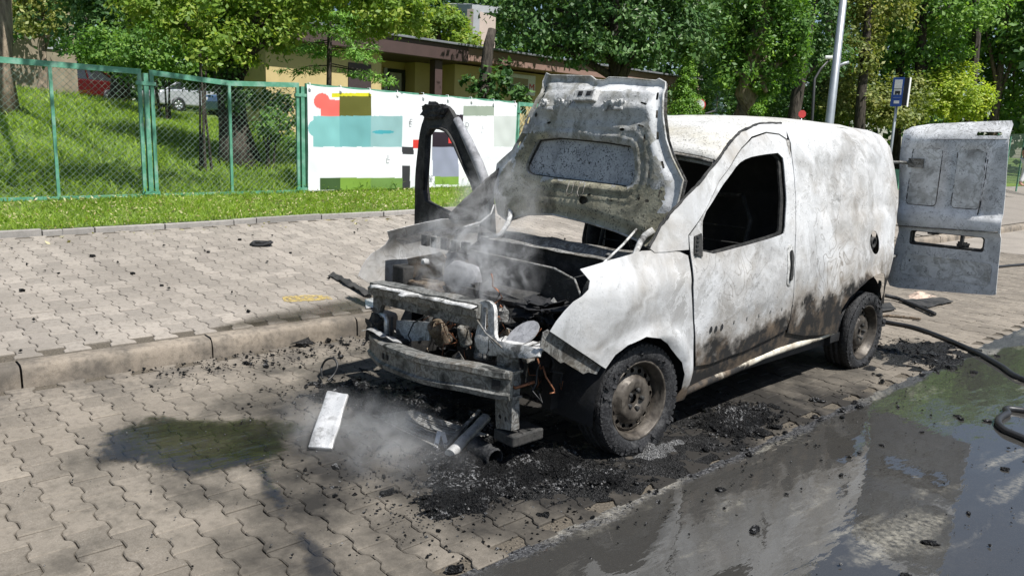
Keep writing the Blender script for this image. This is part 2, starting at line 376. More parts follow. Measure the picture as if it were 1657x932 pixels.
def asphalt_mat():
    t = NT('wet_asphalt'); p = t.pos(); x,y,z = t.xyz(p)
    v = t.n('TexVoronoi', Scale=105.0); t.set(v,'Vector',p); f = t.noise(45,5,.7,p).outputs[0]
    c = t.mix(t.sm(v.outputs['Color'],.3,.8), (.020,.020,.021), (.085,.085,.086))
    c = t.mix(t.math('MULTIPLY',t.sm(t.noise(150,2,.5,p).outputs[0],.67,.72),.8), c, (.45,.44,.42))
    st = t.n('VectorMath', {'operation':'MULTIPLY'}); t.set(st,'i0',p); st.inputs[1].default_value = (1.6,.75,1)
    s = t.math('MULTIPLY', t.sm(t.noise(1.5,6,.62,st.outputs[0],.6).outputs[0],.53,.66), t.sm(t.noise(30,4,.6,p).outputs[0],.3,.65))
    c = t.mix(t.math('MULTIPLY',s,.75), c, (.34,.315,.26))
    dry = t.sm(y, 6.5, 9.5); c = t.mix(dry, c, (.20,.195,.185))
    h = t.math('ADD', t.math('MULTIPLY', t.math('SUBTRACT',1.0,v.outputs['Distance']), .5), f)
    return t.end(t.bsdf(c, t.math('ADD', .30, t.math('MULTIPLY',dry,.45)), 0, t.bump(h,.6,.012), .5))
M['asphalt'] = asphalt_mat()
def water_mat(name, tint, cover, dens, streak=(1,1,1), murk=(.05,.047,.042), gloss=1.0, gr_=.02, soft=.06, foam=0.0, ior=1.45):
    """thin sheet of sooty water: darkens what lies below, mirrors the surroundings, breaks up at its edges"""
    t = NT(name); p = t.pos(); at = t.n('Attribute', {'attribute_name':'rnd'}).outputs['Fac']
    st = t.n('VectorMath', {'operation':'MULTIPLY'}); t.set(st,'i0',p); st.inputs[1].default_value = streak
    big = t.noise(2.2,5,.6,st.outputs[0],.4).outputs[0]; gr = t.noise(34,4,.65,p).outputs[0]
    mk = t.math('ADD', t.math('ADD', t.math('MULTIPLY', at, 1.0), t.math('MULTIPLY', t.math('SUBTRACT',big,.5), 1.5)), t.math('MULTIPLY', t.math('SUBTRACT',gr,.5), .55))
    k = t.sm(mk, cover-soft, cover+soft)
    rip = t.n('TexNoise', Scale=9.0, Detail=2.0); rp = t.n('VectorMath', {'operation':'MULTIPLY'}); t.set(rp,'i0',p); rp.inputs[1].default_value = (1.0,.35,1)
    t.set(rip,'Vector',rp.outputs[0])
    nb = t.bump(t.math('ADD', rip.outputs[0], t.math('MULTIPLY', t.noise(40,2,.5,rp.outputs[0]).outputs[0], .16)), .20, .012)
    gl = t.n('BsdfGlossy', Color=(1,1,1), Roughness=gr_); t.set(gl,'Normal',nb)
    dk = t.n('BsdfTransparent', Color=tint); df = t.n('BsdfDiffuse', Color=murk)
    b0 = t.n('MixShader'); b0.inputs[0].default_value = dens; t.set(b0,'i1',dk); t.set(b0,'i2',df)
    fr = t.n('Fresnel', IOR=ior); t.set(fr,'Normal',nb)
    b1 = t.n('MixShader'); t.set(b1,'i0',t.math('MULTIPLY',fr.outputs[0],gloss)); t.set(b1,'i1',b0); t.set(b1,'i2',gl)
    if foam:
        s2 = t.n('VectorMath', {'operation':'MULTIPLY'}); t.set(s2,'i0',p); s2.inputs[1].default_value = (1.6,.55,1)
        fm = t.math('MULTIPLY', t.sm(t.noise(1.6,6,.62,s2.outputs[0],.8).outputs[0],.57,.70), t.sm(t.noise(38,4,.7,p).outputs[0],.36,.66))
        fb_ = t.n('MixShader'); t.set(fb_,'i0',t.math('MULTIPLY',fm,foam)); t.set(fb_,'i1',b1); t.set(fb_,'i2',t.n('BsdfDiffuse', Color=(.36,.335,.275))); b1 = fb_
    b2 = t.n('MixShader'); t.set(b2,'i0',k); t.set(b2,'i1',t.n('BsdfTransparent')); t.set(b2,'i2',b1)
    return t.end(b2)
M['water'] = water_mat('sooty_water', (.50,.49,.47), .60, .50, (1.5,.6,1), (.075,.072,.066), 1.0, .02, .10, .5, 1.9)
M['film'] = water_mat('wet_film', (.56,.55,.53), .50, .05, (1,1,1), (.05,.05,.05), .30, .2, .40)
M['streak'] = water_mat('thin_runoff', (.55,.55,.54), .62, .10, (1,1,1), (.07,.07,.07), 1.0, .04, .16)
M['puddle2'] = water_mat('dark_puddle', (.42,.42,.40), .42, .10, (1,1,1), (.06,.06,.055), .9, .03, .12)

def earth_mat():
    t = NT('earth_under_grass'); p = t.pos(); n = t.noise(6,6,.65,p).outputs[0]
    return t.end(t.bsdf(t.ramp(n,[(.3,(.06,.085,.024)),(.5,(.10,.15,.034)),(.62,(.13,.18,.045)),(.75,(.19,.17,.09))]),.95,0,t.bump(n,.6,.05),.2))
M['earth'] = earth_mat()

def gridmesh(name, xs, ys, fn, mat, parent=None, smooth=True):
    v = [(x,y,fn(x,y)) for y in ys for x in xs]; n = len(xs)
    f = [(j*n+i,j*n+i+1,(j+1)*n+i+1,(j+1)*n+i) for j in range(len(ys)-1) for i in range(n-1)]
    return add(name, v, f, mat, parent, smooth)
L = lambda a,b,n: list(np.linspace(a,b,n))
g = gridmesh('ground', [-400,400], [-400,400], lambda x,y: -.30, M['earth']); tag(g, 'wide ground reaching to the horizon', kind='structure')
bank = gridmesh('grass_bank', L(FK-.09,-16,34)+[-20,-28,-45,-90], [-60,-30,-14]+L(-8,14,56)+[18,24,32,50,120], bank_z, M['earth']); tag(bank, kind='structure')
road = gridmesh('road', [RX-.02, 3, 5, 8.5], [-40]+L(-4,12,5)+[40,120], lambda x,y: -.004, M['asphalt']); tag(road, kind='structure')
far_verge = gridmesh('far_verge', [8.5,12,60], [-60,0,120], lambda x,y: .05, M['earth']); tag(far_verge, kind='structure')

# bone-shaped interlocking pavers: long axis along X, staggered by half a length
PL, PP, PH = .200, .140, .06
def paver_outline(gap=.0022, ch=.0):
    o = []
    def hwid(u):                       # half width along the stone, u in [-.5,.5]
        a = abs(u); w = sstep(.15,.35,a); return .0575+.025*w
    us = [-.5,-.36,-.30,-.20,-.14,.14,.20,.30,.36,.5]
    for u in us: o.append((u*(PL-2*gap-2*ch), hwid(u)-gap-ch))
    for u in us[::-1]: o.append((u*(PL-2*gap-2*ch), -(hwid(u)-gap-ch)))
    return o
def paver_geo():
    a = paver_outline(); b = paver_outline(.0022,.0045); n = len(a)
    v = [(p[0],p[1],-PH*.4) for p in a]+[(p[0],p[1],-.005) for p in a]+[(p[0],p[1],0) for p in b]
    f = [tuple(range(2*n,3*n))[::-1]]
    for l in (0,1):
        for i in range(n): j=(i+1)%n; f.append((l*n+j,l*n+i,(l+1)*n+i,(l+1)*n+j))
    f = [q[::-1] if k else q for k,q in enumerate(f)]
    return v, [tuple(reversed(q)) for q in f]
PV, PF = paver_geo()
def paving(parent, x0, x1, y0, y1, zf, mat, skip=None):
    data = mesh_data('paver', PV, PF, mat); spots = []
    ny = int((y1-y0)/PP)+1; nx = int((x1-x0)/PL)+2
    for j in range(ny):
        y = y0+j*PP+PP*.5
        for i in range(nx):
            x = x0+i*PL+(PL*.5 if j%2 else 0)
            if x-PL*.5 < x0-.001 or x+PL*.5 > x1+.001 or y > y1: continue
            if skip and skip(x,y): continue
            d = np.array([x,y,zf(x,y)])-CAM; dep = d@CF
            px = 828.5+FPX*(d@CR)/(dep or 1); py = 466-FPX*(d@CU)/(dep or 1)
            inside = dep > .4 and -60 < px < 1717 and -60 < py < 1000
            if dep > 16: continue
            spots.append((dep if inside else dep+50, x, y))
    spots.sort(); e = .01
    def xf(x, y):
        R = random.Random(int(x*991)+int(y*7919)); z = zf(x,y)+R.uniform(-.003,.003)
        sx = (zf(x+e,y)-zf(x-e,y))/(2*e)+R.uniform(-.014,.014); sy = (zf(x,y+e)-zf(x,y-e))/(2*e)+R.uniform(-.014,.014)
        n = Vector((-sx,-sy,1)).normalized(); ax = Vector((1,0,sx)).normalized(); ay = n.cross(ax)
        Mx = Matrix((ax,ay,n)).transposed().to_4x4(); Mx.translation = (x,y,z); return Mx
    for k, (d, x, y) in enumerate(spots[:300]):
        o = link('paver', data, parent); o.matrix_local = xf(x,y)
    rest = spots[300:]; pv = np.array(PV); n = len(pv); V = np.zeros((len(rest)*n,3)); F = []; at = np.zeros(len(rest)*n); mb_f = []
    for k,(d,x,y) in enumerate(rest):
        Mx = np.array(xf(x,y)); V[k*n:(k+1)*n] = pv@Mx[:3,:3].T+Mx[:3,3]; at[k*n:(k+1)*n] = random.random()
        mb_f += [tuple(i+k*n for i in q) for q in PF]
    me = mesh_data('more_pavers', V, mb_f, mat); a = me.attributes.new('rnd','FLOAT','POINT'); a.data.foreach_set('value', at.astype(np.float32))
    o = link('more_pavers', me, parent); tag(o, kind='stuff')
bay = gridmesh('parking_bay', [KX+.0,-1,0,RX], [-40]+L(-6,14,11)+[60,120], lambda x,y: -.012, M['joint']); tag(bay, 'paved parking bay under the burnt van', kind='structure')
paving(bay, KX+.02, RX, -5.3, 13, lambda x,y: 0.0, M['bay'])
walk = gridmesh('sidewalk', L(FK,KX-.15,6), [-40]+L(-6,14,21)+[30,60,120], lambda x,y: side_z(x,y)-.012, M['joint']); tag(walk, 'sloping paved sidewalk between the kerb and the lawn', kind='structure')
paving(walk, FK+.02, KX-.155, -5.2, 13, side_z, M['walk'])
far_walk = gridmesh('far_sidewalk', L(FK,KX-.15,6), [12.5,20,40,80,120], lambda x,y: side_z(x,y)+.004, M['walk']); tag(far_walk, kind='structure')
far_bay = gridmesh('far_parking_bay', [KX,RX], [12.5,20,40,80,120], lambda x,y: .004, M['walk']); tag(far_bay, kind='structure')

# kerb stones
kerb = empty('kerb', (0,0,0)); tag(kerb, 'raised concrete kerb along the parking bay', kind='structure')
jy = [-5.75,-4.6,-3.42,-2.27,-1.10,.08,1.22,2.4,3.55,4.7,5.9,7.05,8.2,9.4,10.5,11.7,13,20,40,80]
for a, b in zip(jy[:-1], jy[1:]):
    prof = [(KX-.15,-.1),(KX+.004,-.1),(KX+.002,.06),(KX-.004,.108),(KX-.016,.126),(KX-.035,.133),(KX-.148,.136),(KX-.15,.13)]
    n = max(2,int((b-a)/.06)) if b < 14 else 2; v = []; f = []; R = random.Random(int(a*100)); dz = R.uniform(-.005,.005); dx = R.uniform(-.005,.005)
    for i in range(n+1):
        y = lerp(a+.006, b-.006, i/n)
        for k,(x,z) in enumerate(prof):
            q = .004*noise.noise((x*9,y*9,z*9)) + .004*noise.noise((x*30,y*30,z*30))*(1 if k in (3,4,5) else .3)
            e = .012*max(0, noise.noise((y*5,a,2))-.15)*(1 if k in (3,4) else 0)*2
            v.append((x+dx+q-e*.5, y, z+dz+q-e))
    m_ = len(prof)
    for i in range(n):
        for k in range(m_): f.append((i*m_+k,i*m_+(k+1)%m_,(i+1)*m_+(k+1)%m_,(i+1)*m_+k))
    f.append(tuple(range(m_))); f.append(tuple(n*m_+k for k in range(m_))[::-1])
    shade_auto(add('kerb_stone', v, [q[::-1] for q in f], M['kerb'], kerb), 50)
# far edging strip along the lawn
edg = empty('lawn_edging', (0,0,0)); tag(edg, 'low concrete edging between sidewalk and lawn', kind='structure')
ys = [-7.3,-6.3,-5.3,-4.3,-3.3,-2.3,-1.3,-.78,-.02,.82,1.12,2.05,3.05,4.05,5.05,6.05,7.05,8.05,9.05,10.05,11,12,13,14,20,40,80]
for a,b in zip(ys[:-1], ys[1:]):
    R = random.Random(int(a*77)); t0 = R.uniform(-.008,.012); x0 = FK-.085+R.uniform(-.008,.008); mb = MB()
    z0, z1 = side_z(FK,a)+.055+t0, side_z(FK,b)+.055+t0+R.uniform(-.006,.006)
    v = [(x0,a+.005,z0-.2),(x0+.08,a+.005,z0-.2),(x0+.08,b-.005,z1-.2),(x0,b-.005,z1-.2),(x0,a+.005,z0),(x0+.08,a+.005,z0),(x0+.08,b-.005,z1),(x0,b-.005,z1)]
    mb.put(v, [(3,2,1,0),(4,5,6,7),(0,1,5,4),(1,2,6,5),(2,3,7,6),(3,0,4,7)]); mb.build('edging_stone', M['edging'], edg, bevel=.008)

# water on the road and wet patches
def blob(name, outline, z, mat, sp=.09, edge=.35, zf=None, amp=.12, sc=2.5):
    P = densify(outline, .06); Q = [(x+amp*noise.noise((x*sc,y*sc,3)), y+amp*noise.noise((x*sc,y*sc,9))) for x,y in P]
    o = sheet(name, Q, lambda u,v: (u,v,(zf(u,v) if zf else 0)+z), mat, None, sp=sp)
    bp = np.array(Q); me = o.data; a = me.attributes.new('rnd','FLOAT','POINT'); vals = []
    for v in me.vertices:
        d = math.sqrt(np.min((bp[:,0]-v.co.x)**2+(bp[:,1]-v.co.y)**2)); vals.append(min(1, d/edge))
    a.data.foreach_set('value', vals); tag(o, kind='structure'); return o
blob('road_puddle', [(1.19,-2.4),(3.4,-2.4),(3.6,0),(3.4,2.5),(3.3,5),(2.8,7.2),(1.9,7.4),(1.5,5.6),(1.22,3.8),(1.19,1.5)], .004, M['water'], .08, .14, amp=.05)
blob('manhole_puddle', ring(-.60,-1.73,.60,.50,24,.9), .009, M['puddle2'], .05, .30, amp=.12)
blob('wet_streak', [(-.15,-1.60),(.15,-1.56),(.45,-1.70),(.75,-1.70),(1.17,-1.88),(1.17,-2.12),(.7,-1.88),(.4,-1.86),(.1,-1.74),(-.15,-1.76)], .008, M['streak'], .03, .10, amp=.09, sc=4)
blob('wet_kerb_strip', [(-2.45,-.95),(-2.2,-1.05),(-2.2,.9),(-2.85,.9),(-2.7,.1)], .008, M['film'], .06, .2, side_z, amp=.05)
t = NT('faded_yellow_paint'); p = t.pos(); n = t.noise(26,5,.7,p).outputs[0]; b_ = t.bsdf((.42,.31,.10),.8); mx_ = t.n('MixShader'); t.set(mx_,'i0',t.sm(n,.40,.60)); t.set(mx_,'i1',t.n('BsdfTransparent')); t.set(mx_,'i2',b_); M['yellow'] = t.end(mx_)
yp = sheet('yellow_paint_mark', [(-2.95,-.16),(-2.78,-.22),(-2.72,.02),(-2.70,.20),(-2.83,.22),(-2.92,.05)], lambda u,v:(u,v,side_z(u,v)+.004), M['yellow'], None, sp=.03); tag(yp, 'faded yellow paint mark on the sidewalk near the van', kind='structure')
# ------------------------------------------------------------------ the burnt van
def G(px, py, z=0.0):        # where the line of sight of a photo pixel meets the level z
    d = CF+CR*(px-828.5)/FPX-CU*(py-466)/FPX; return Vector(CAM+d*((z-CAM[2])/d[2]))
ZS = [.1,.2,.35,.6,.9,1.1,1.3,1.5,1.65,1.75,1.8]; WS = [.82,.84,.875,.90,.90,.875,.84,.79,.745,.68,.6]
def hw(y, z):
    w = float(np.interp(z, ZS, WS))
    if y > 2.3: w -= ((y-2.3)/1.05)**2*.11
    if y < 0: w -= (y/.75)**2*.10
    return w
def dent(y, z, a=.012): return a*noise.noise((y*2.3,z*2.3,4))+a*.45*noise.noise((y*6,z*6,7))+a*.5*noise.noise((y*1.2+z*2,z*4-y,2))
def side_fn(s, inset=0.0, arch=None):
    def fn(y, z):
        x = hw(y,z)+dent(y,z)-inset
        # body swage lines and flared wheel-arch lips
        x -= .010*math.exp(-((z-1.635)/.018)**2)*sstep(1.45,1.7,y)
        x += .012*sstep(.60,.72,z)*sstep(.95,.80,z)*sstep(.4,.9,y)
        x -= .020*sstep(1.16,1.21,z)*sstep(1.60,1.54,z)*(sstep(1.78,1.84,y)*sstep(2.50,2.44,y)+sstep(2.60,2.66,y)*sstep(3.06,3.0,y)); x -= .010*math.exp(-((z-1.08)/.012)**2)*sstep(1.5,1.7,y)*sstep(3.1,2.9,y)
        if y < .45: x -= .045*sstep(.86,1.09,z)**1.4*sstep(.45,.2,y); x += .018*math.exp(-((z-.80)/.13)**2)*sstep(.4,.0,y)
        for cy, cz, r in ((0.02,.27,.375),(2.62,.30,.43)):
            d = math.hypot(y-cy, z-cz)-r
            if -.06 < d < .12: x += .022*math.exp(-(d/.035)**2)
        return (s*x, y, z)
    return fn
van = empty('van', (0,0,0))
tag(van, 'burnt-out white panel van with raised bonnet and open doors', 'van')

FENDER = [(.318,1.03),(.268,1.05),(.12,1.068),(-.035,1.074),(-.261,1.045),(-.474,1.014),(-.437,.96),(-.457,.923),(-.504,.895),(-.555,.875),(-.604,.835),(-.644,.789),(-.671,.744),(-.313,.516),(-.258,.579),(-.186,.62),(-.064,.65),(.056,.625),(.14,.582),(.22,.515),(.30,.45),(.345,.373),(.36,.28),(.325,.20),(.40,.21),(.435,.37),(.37,.66),(.325,.858)]
DOOR = [(.338,1.024),(.345,.858),(.385,.66),(.455,.40),(.60,.385),(1.0,.415),(1.44,.475),(1.455,.54),(1.418,.854),(1.432,1.066),(1.485,1.39),(1.512,1.58),(1.49,1.665),(1.42,1.695),(1.27,1.70),(1.08,1.665),(.93,1.60),(.65,1.41),(.335,1.13)]
WIN = smoothpoly([(.425,1.02),(.43,1.13),(.452,1.235),(.588,1.33),(.744,1.44),(.862,1.515),(.97,1.55),(1.15,1.572),(1.40,1.59),(1.385,1.45),(1.345,1.25),(1.31,1.105),(1.26,1.09),(.85,1.05)],1)
SIDE = [(1.464,.49),(1.462,.45),(1.7,.395),(2.17,.345),(2.19,.52),(2.26,.60),(2.375,.67),(2.48,.715),(2.62,.735),(2.77,.737),(2.90,.71),(2.97,.65),(2.985,.56),(2.97,.47),(3.02,.46),(3.05,.58),(3.06,.71),(3.175,.99),(3.30,1.30),(3.335,1.5),(3.31,1.66),(3.20,1.755),(3.0,1.785),(2.4,1.795),(1.9,1.79),(1.60,1.775),(1.54,1.72),(1.521,1.58),(1.494,1.39),(1.441,1.07),(1.427,.85),(1.465,.54)]
APIL = [(.02,1.085),(.13,1.19),(.246,1.273),(.44,1.405),(.686,1.552),(.805,1.63),(.98,1.70),(1.25,1.757),(1.585,1.772),(1.53,1.722),(1.496,1.674),(1.424,1.703),(1.268,1.708),(1.075,1.673),(.924,1.607),(.644,1.417),(.328,1.137),(.325,1.06),(.16,1.055),(.06,1.06)]
body = empty('body', (0,0,0), 0, van)
for s in (1,-1):
    fm = side_fn(s)
    sh = sheet('fender', FENDER, fm, M['fender'], van, sp=.035, thick=.004)
    fuel = [smoothpoly(ring(2.66,.965,.085,.088,10),1)] if s > 0 else []
    sheet('side_panel', SIDE, fm, M['side'], van, fuel, sp=.05, thick=.004)
    sheet('windscreen_pillar', APIL, fm, M['fender'] if s > 0 else M['soot'], van, sp=.04, thick=.012)
    # inner bonnet-side rail of the wing
    mb = MB(); mb.put([side_fn(s,.06)(y,z-.03) for y,z in ((-.44,1.0),(-.2,1.03),(.05,1.05),(.3,1.04))]+[side_fn(s,.17)(y,z-.06) for y,z in ((-.44,1.0),(-.2,1.03),(.05,1.05),(.3,1.04))], [(i,i+1,5+i,4+i) for i in range(3)])
    mb.build('wing_rail', M['soot'], van)
    # lower sill, a pressed tube under the doors
    pts = [(s*(hw(y,.3)-.02), y, z) for y,z in ((.38,.235),(.6,.262),(.95,.288),(1.25,.322),(1.6,.330),(1.95,.334),(2.2,.345))]
    o = MB().tube(pts, [.022,.026,.027,.027,.027,.026,.022], 10).build('sill', M['sill'], van, True)
    sillout = [(.40,.24),(.9,.29),(1.25,.33),(2.19,.35),(2.19,.42),(1.46,.46),(.62,.40),(.44,.39)]
    sheet('sill_panel', sillout, side_fn(s,.014), M['side'], van, sp=.05, thick=.004)
# screws and holes on the lower trim of the near side
for y, z in ((.55,.60),(.60,.598),(.66,.60)):
    v = []; c0 = side_fn(1)(y,z); MB().put([(c0[0]+.0045,y+.014*math.cos(t),z+.019*math.sin(t)) for t in [k*math.pi/5 for k in range(10)]],[tuple(range(10))]).build('trim_hole', M['interior'], van)
for k in range(11):
    y = .78+k*.135; z = .615+.004*k; x = side_fn(1)(y,z)[0]; MB().box((x,y-.006,z-.008),(x+.007,y+.006,z+.008)).build('trim_clip', M['sootgrey'], van)
# near front door
dr = empty('door', (0,0,0), 0, van)
sheet('door_skin', DOOR, side_fn(1), M['side'], dr, [WIN], sp=.04, thick=.006)
sheet('window_frame', [(y*1.0,z) for y,z in smoothpoly([(.405,1.005),(.41,1.14),(.435,1.25),(.575,1.35),(.73,1.46),(.85,1.535),(.965,1.57),(1.15,1.592),(1.425,1.612),(1.405,1.45),(1.365,1.25),(1.328,1.092),(1.26,1.073),(.85,1.032)],1)], side_fn(1,.028), M['soot'], dr, [smoothpoly([(.435,1.03),(.44,1.13),(.465,1.235),(.60,1.325),(.755,1.435),(.87,1.505),(.975,1.54),(1.15,1.562),(1.375,1.578),(1.36,1.45),(1.315,1.25),(1.285,1.112),(1.25,1.10),(.85,1.06)],1)], sp=.03, thick=.012)
def hbox(y0,y1,z0,z1,d0,d1,mat,name,par,bev=.004):
    x = side_fn(1)((y0+y1)/2,(z0+z1)/2)[0]; return MB().box((x-d0,y0,z0),(x+d1,y1,z1)).build(name, mat, par, bevel=bev)
sheet('handle_recess', smoothpoly(rrect(1.325,.77,1.405,1.03,.035),1), side_fn(1,-.004), M['white_bracket'], dr, sp=.02, thick=.004)
sheet('door_handle', smoothpoly([(1.345,.80),(1.385,.82),(1.38,.90),(1.392,.95),(1.375,1.0),(1.352,.99),(1.36,.92)],1), side_fn(1,-.014), M['soot'], dr, sp=.02, thick=.008)
sheet('mirror_base', [(.355,1.035),(.415,1.02),(.42,1.145),(.365,1.13)], side_fn(1,-.006), M['soot'], dr, sp=.02, thick=.01)
for k in range(5): hbox(.36+.004*k,.38+.004*k,1.03+.022*k,1.042+.022*k,.0,.016,M['rubber'],'mirror_bolt',dr,.002)
# dark inner shut faces behind the gap lines
for pts in ([(.40,1.05),(.33,.95),(.36,.7),(.43,.42)],[(1.51,1.62),(1.495,1.39),(1.443,1.07),(1.428,.85),(1.465,.5)]):
    MB().tube([side_fn(1,.024)(y,z) for y,z in pts], .012, 6).build('door_shut', M['interior'], van)
# filler hole collar
sheet('fuel_filler', smoothpoly(ring(2.66,.965,.10,.10,10),1), side_fn(1,.05), M['interior'], van, sp=.05, thick=.003)
MB().lathe([(.03,0),(.042,.0),(.042,.04),(.03,.04)],14,Matrix.Translation((hw(2.66,.96)-.045,2.655,.965)) @ Matrix.Rotation(math.pi/2,4,'Y'),True).build('fuel_pipe', M['soot'], van, True)

# roof
RY = [.686,.805,.98,1.25,1.585,1.95,2.4,3.0,3.20,3.31]; RZ = [1.552,1.63,1.70,1.757,1.785,1.80,1.805,1.795,1.765,1.70]
def roof_pt(s, t):
    y = lerp(.69, 3.31, t); z = float(np.interp(y,RY,RZ)); xe = hw(y, min(z,1.772))-.012
    y2 = y-.13*(1-s*s)*(1-t)**2
    zz = z+.040*(1-s*s)-.02*abs(s)**6+.008*noise.noise((s*2,y*2.2,0))+.004*noise.noise((s*7,y*7,0))
    for ry in (1.5,1.9,2.3,2.7): zz += .006*math.exp(-((y-ry)/.03)**2)*(1-s**4)
    return (s*xe, y2, zz)
ns, nt = 28, 40
v = [roof_pt(lerp(-1,1,i/ns), j/nt) for j in range(nt+1) for i in range(ns+1)]
f = [(j*(ns+1)+i,j*(ns+1)+i+1,(j+1)*(ns+1)+i+1,(j+1)*(ns+1)+i) for j in range(nt) for i in range(ns)]
o = add('roof', v, f, M['roof'], van, True); sm = o.modifiers.new('s','SOLIDIFY'); sm.thickness = .006; sm.offset = -1
# blistered gutter line between roof and pillar
for s in (1,-1):
    pts = [Vector(side_fn(s,-.004)(y,z))+Vector((0,0,.004)) for y,z in APIL[:9]]; pts = [pts[0].lerp(pts[1],0)]+pts
    fine = []
    for a,b in zip(pts[:-1],pts[1:]): fine += [a.lerp(b,k/8) for k in range(8)]
    fine = [p+Vector((.004*noise.noise(p*40),.004*noise.noise(p*40+Vector((9,0,0))),.005*noise.noise(p*45))) for p in fine]
    MB().tube(fine, [.0085+.004*noise.noise(p*60) for p in fine], 7).build('gutter_seal', M['soot'], van)
MB().tube([Vector(roof_pt(s_,0))+Vector((0,-.012,-.016)) for s_ in L(-.97,.97,20)], .012, 6).build('screen_header', M['sootgrey'], van, True)
MB().tube([Vector(roof_pt(s_,0))+Vector((0,.02,-.03)) for s_ in L(-.97,.97,20)], .02, 6).build('screen_header_inner', M['white_bracket'], van, True)
MB().tube([Vector(roof_pt(.25,.30))+Vector((0,0,.01)), Vector(roof_pt(.28,.33))+Vector((0,0,.03))], .006, 6).build('aerial_stub', M['soot'], van)

# cabin and load bay shell
MB().box((-.80,.42,.24),(.80,3.25,.30)).build('floor', M['interior'], van)
sheet('bulkhead', [(-.80,.3),(.80,.3),(.83,1.0),(.76,1.5),(.62,1.74),(-.62,1.74),(-.76,1.5),(-.83,1.0)], lambda u,v_: (u,1.60+.02*noise.noise((u*5,v_*5,0))+.012*math.sin(u*22)*(1 if v_ < 1.4 else .3),v_), M['interior'], van, sp=.07, thick=.01)
MB().tube([(.80,1.40,.45),(.83,1.41,.9),(.79,1.45,1.3),(.70,1.50,1.66)], [.05,.05,.045,.04], 8).build('centre_pillar', M['sootgrey'], van, True)
MB().tube([(-.80,1.46,.45),(-.83,1.47,.9),(-.79,1.50,1.3),(-.70,1.52,1.66)], [.06,.06,.05,.04], 8).build('centre_pillar', M['soot'], van, True)
MB().box((-.72,.45,.62),(.72,.62,.86)).build('dashboard_beam', M['soot'], van, bevel=.04)
for sx in (.38,-.38):
    st = empty('seat_frame', (sx,.95,.3), 0, van)
    mb = MB()
    for a in (-.22,.22): mb.tube([(a,-.25,.02),(a,-.25,.22),(a,.25,.20),(a,.42,.85),(a*.6,.45,1.0)], .016, 6)
    mb.tube([(-.13,.45,1.0),(.13,.45,1.0)],.016,6).tube([(-.22,-.25,.22),(.22,-.25,.22)],.016,6)
    for k in range(6): mb.tube([(-.22,.27+.025*k,.30+.1*k),(.22,.27+.025*k,.30+.1*k)],.005,4)
    mb.build('seat_tubes', M['soot'], st)
MB().lathe([(.175,-.012),(.19,0),(.175,.012),(.16,0)],24,Matrix.Translation((.38,.66,.98)) @ Matrix.Rotation(math.radians(-62),4,'X'),True).tube([(.38,.60,.9),(.38,.66,.98)],.02,6).tube([(.21,.66,.98),(.55,.66,.98)],.012,6).build('steering_wheel', M['soot'], van, True)

# scuttle below the windscreen
def cowl(u, w):
    x = u; y = lerp(.20,.47,w)+.05*(1-(u/.78)**2)*-.6; z = lerp(.955,.985,w)+.012*noise.noise((u*6,w*3,1))-.035*sstep(.25,.4,w)*sstep(.75,.6,w)
    return (x,y,z)
v = [cowl(lerp(-.76,.76,i/40), j/10) for j in range(11) for i in range(41)]
f = [(j*41+i,j*41+i+1,(j+1)*41+i+1,(j+1)*41+i) for j in range(10) for i in range(40)]
o = add('scuttle_panel', v, f, M['sootgrey'], van, True)
fwv = []
for j in range(9):
    for i in range(33):
        u = lerp(-.72,.72,i/32); z = lerp(.28,.955,j/8); fwv.append((u,.26-.03*(1-(u/.78)**2)+.03*noise.noise((u*4,z*4,3))+.05*(1-j/8),z))
add('firewall', fwv, [(j*33+i,j*33+i+1,(j+1)*33+i+1,(j+1)*33+i) for j in range(8) for i in range(32)], M['soot'], van, True)
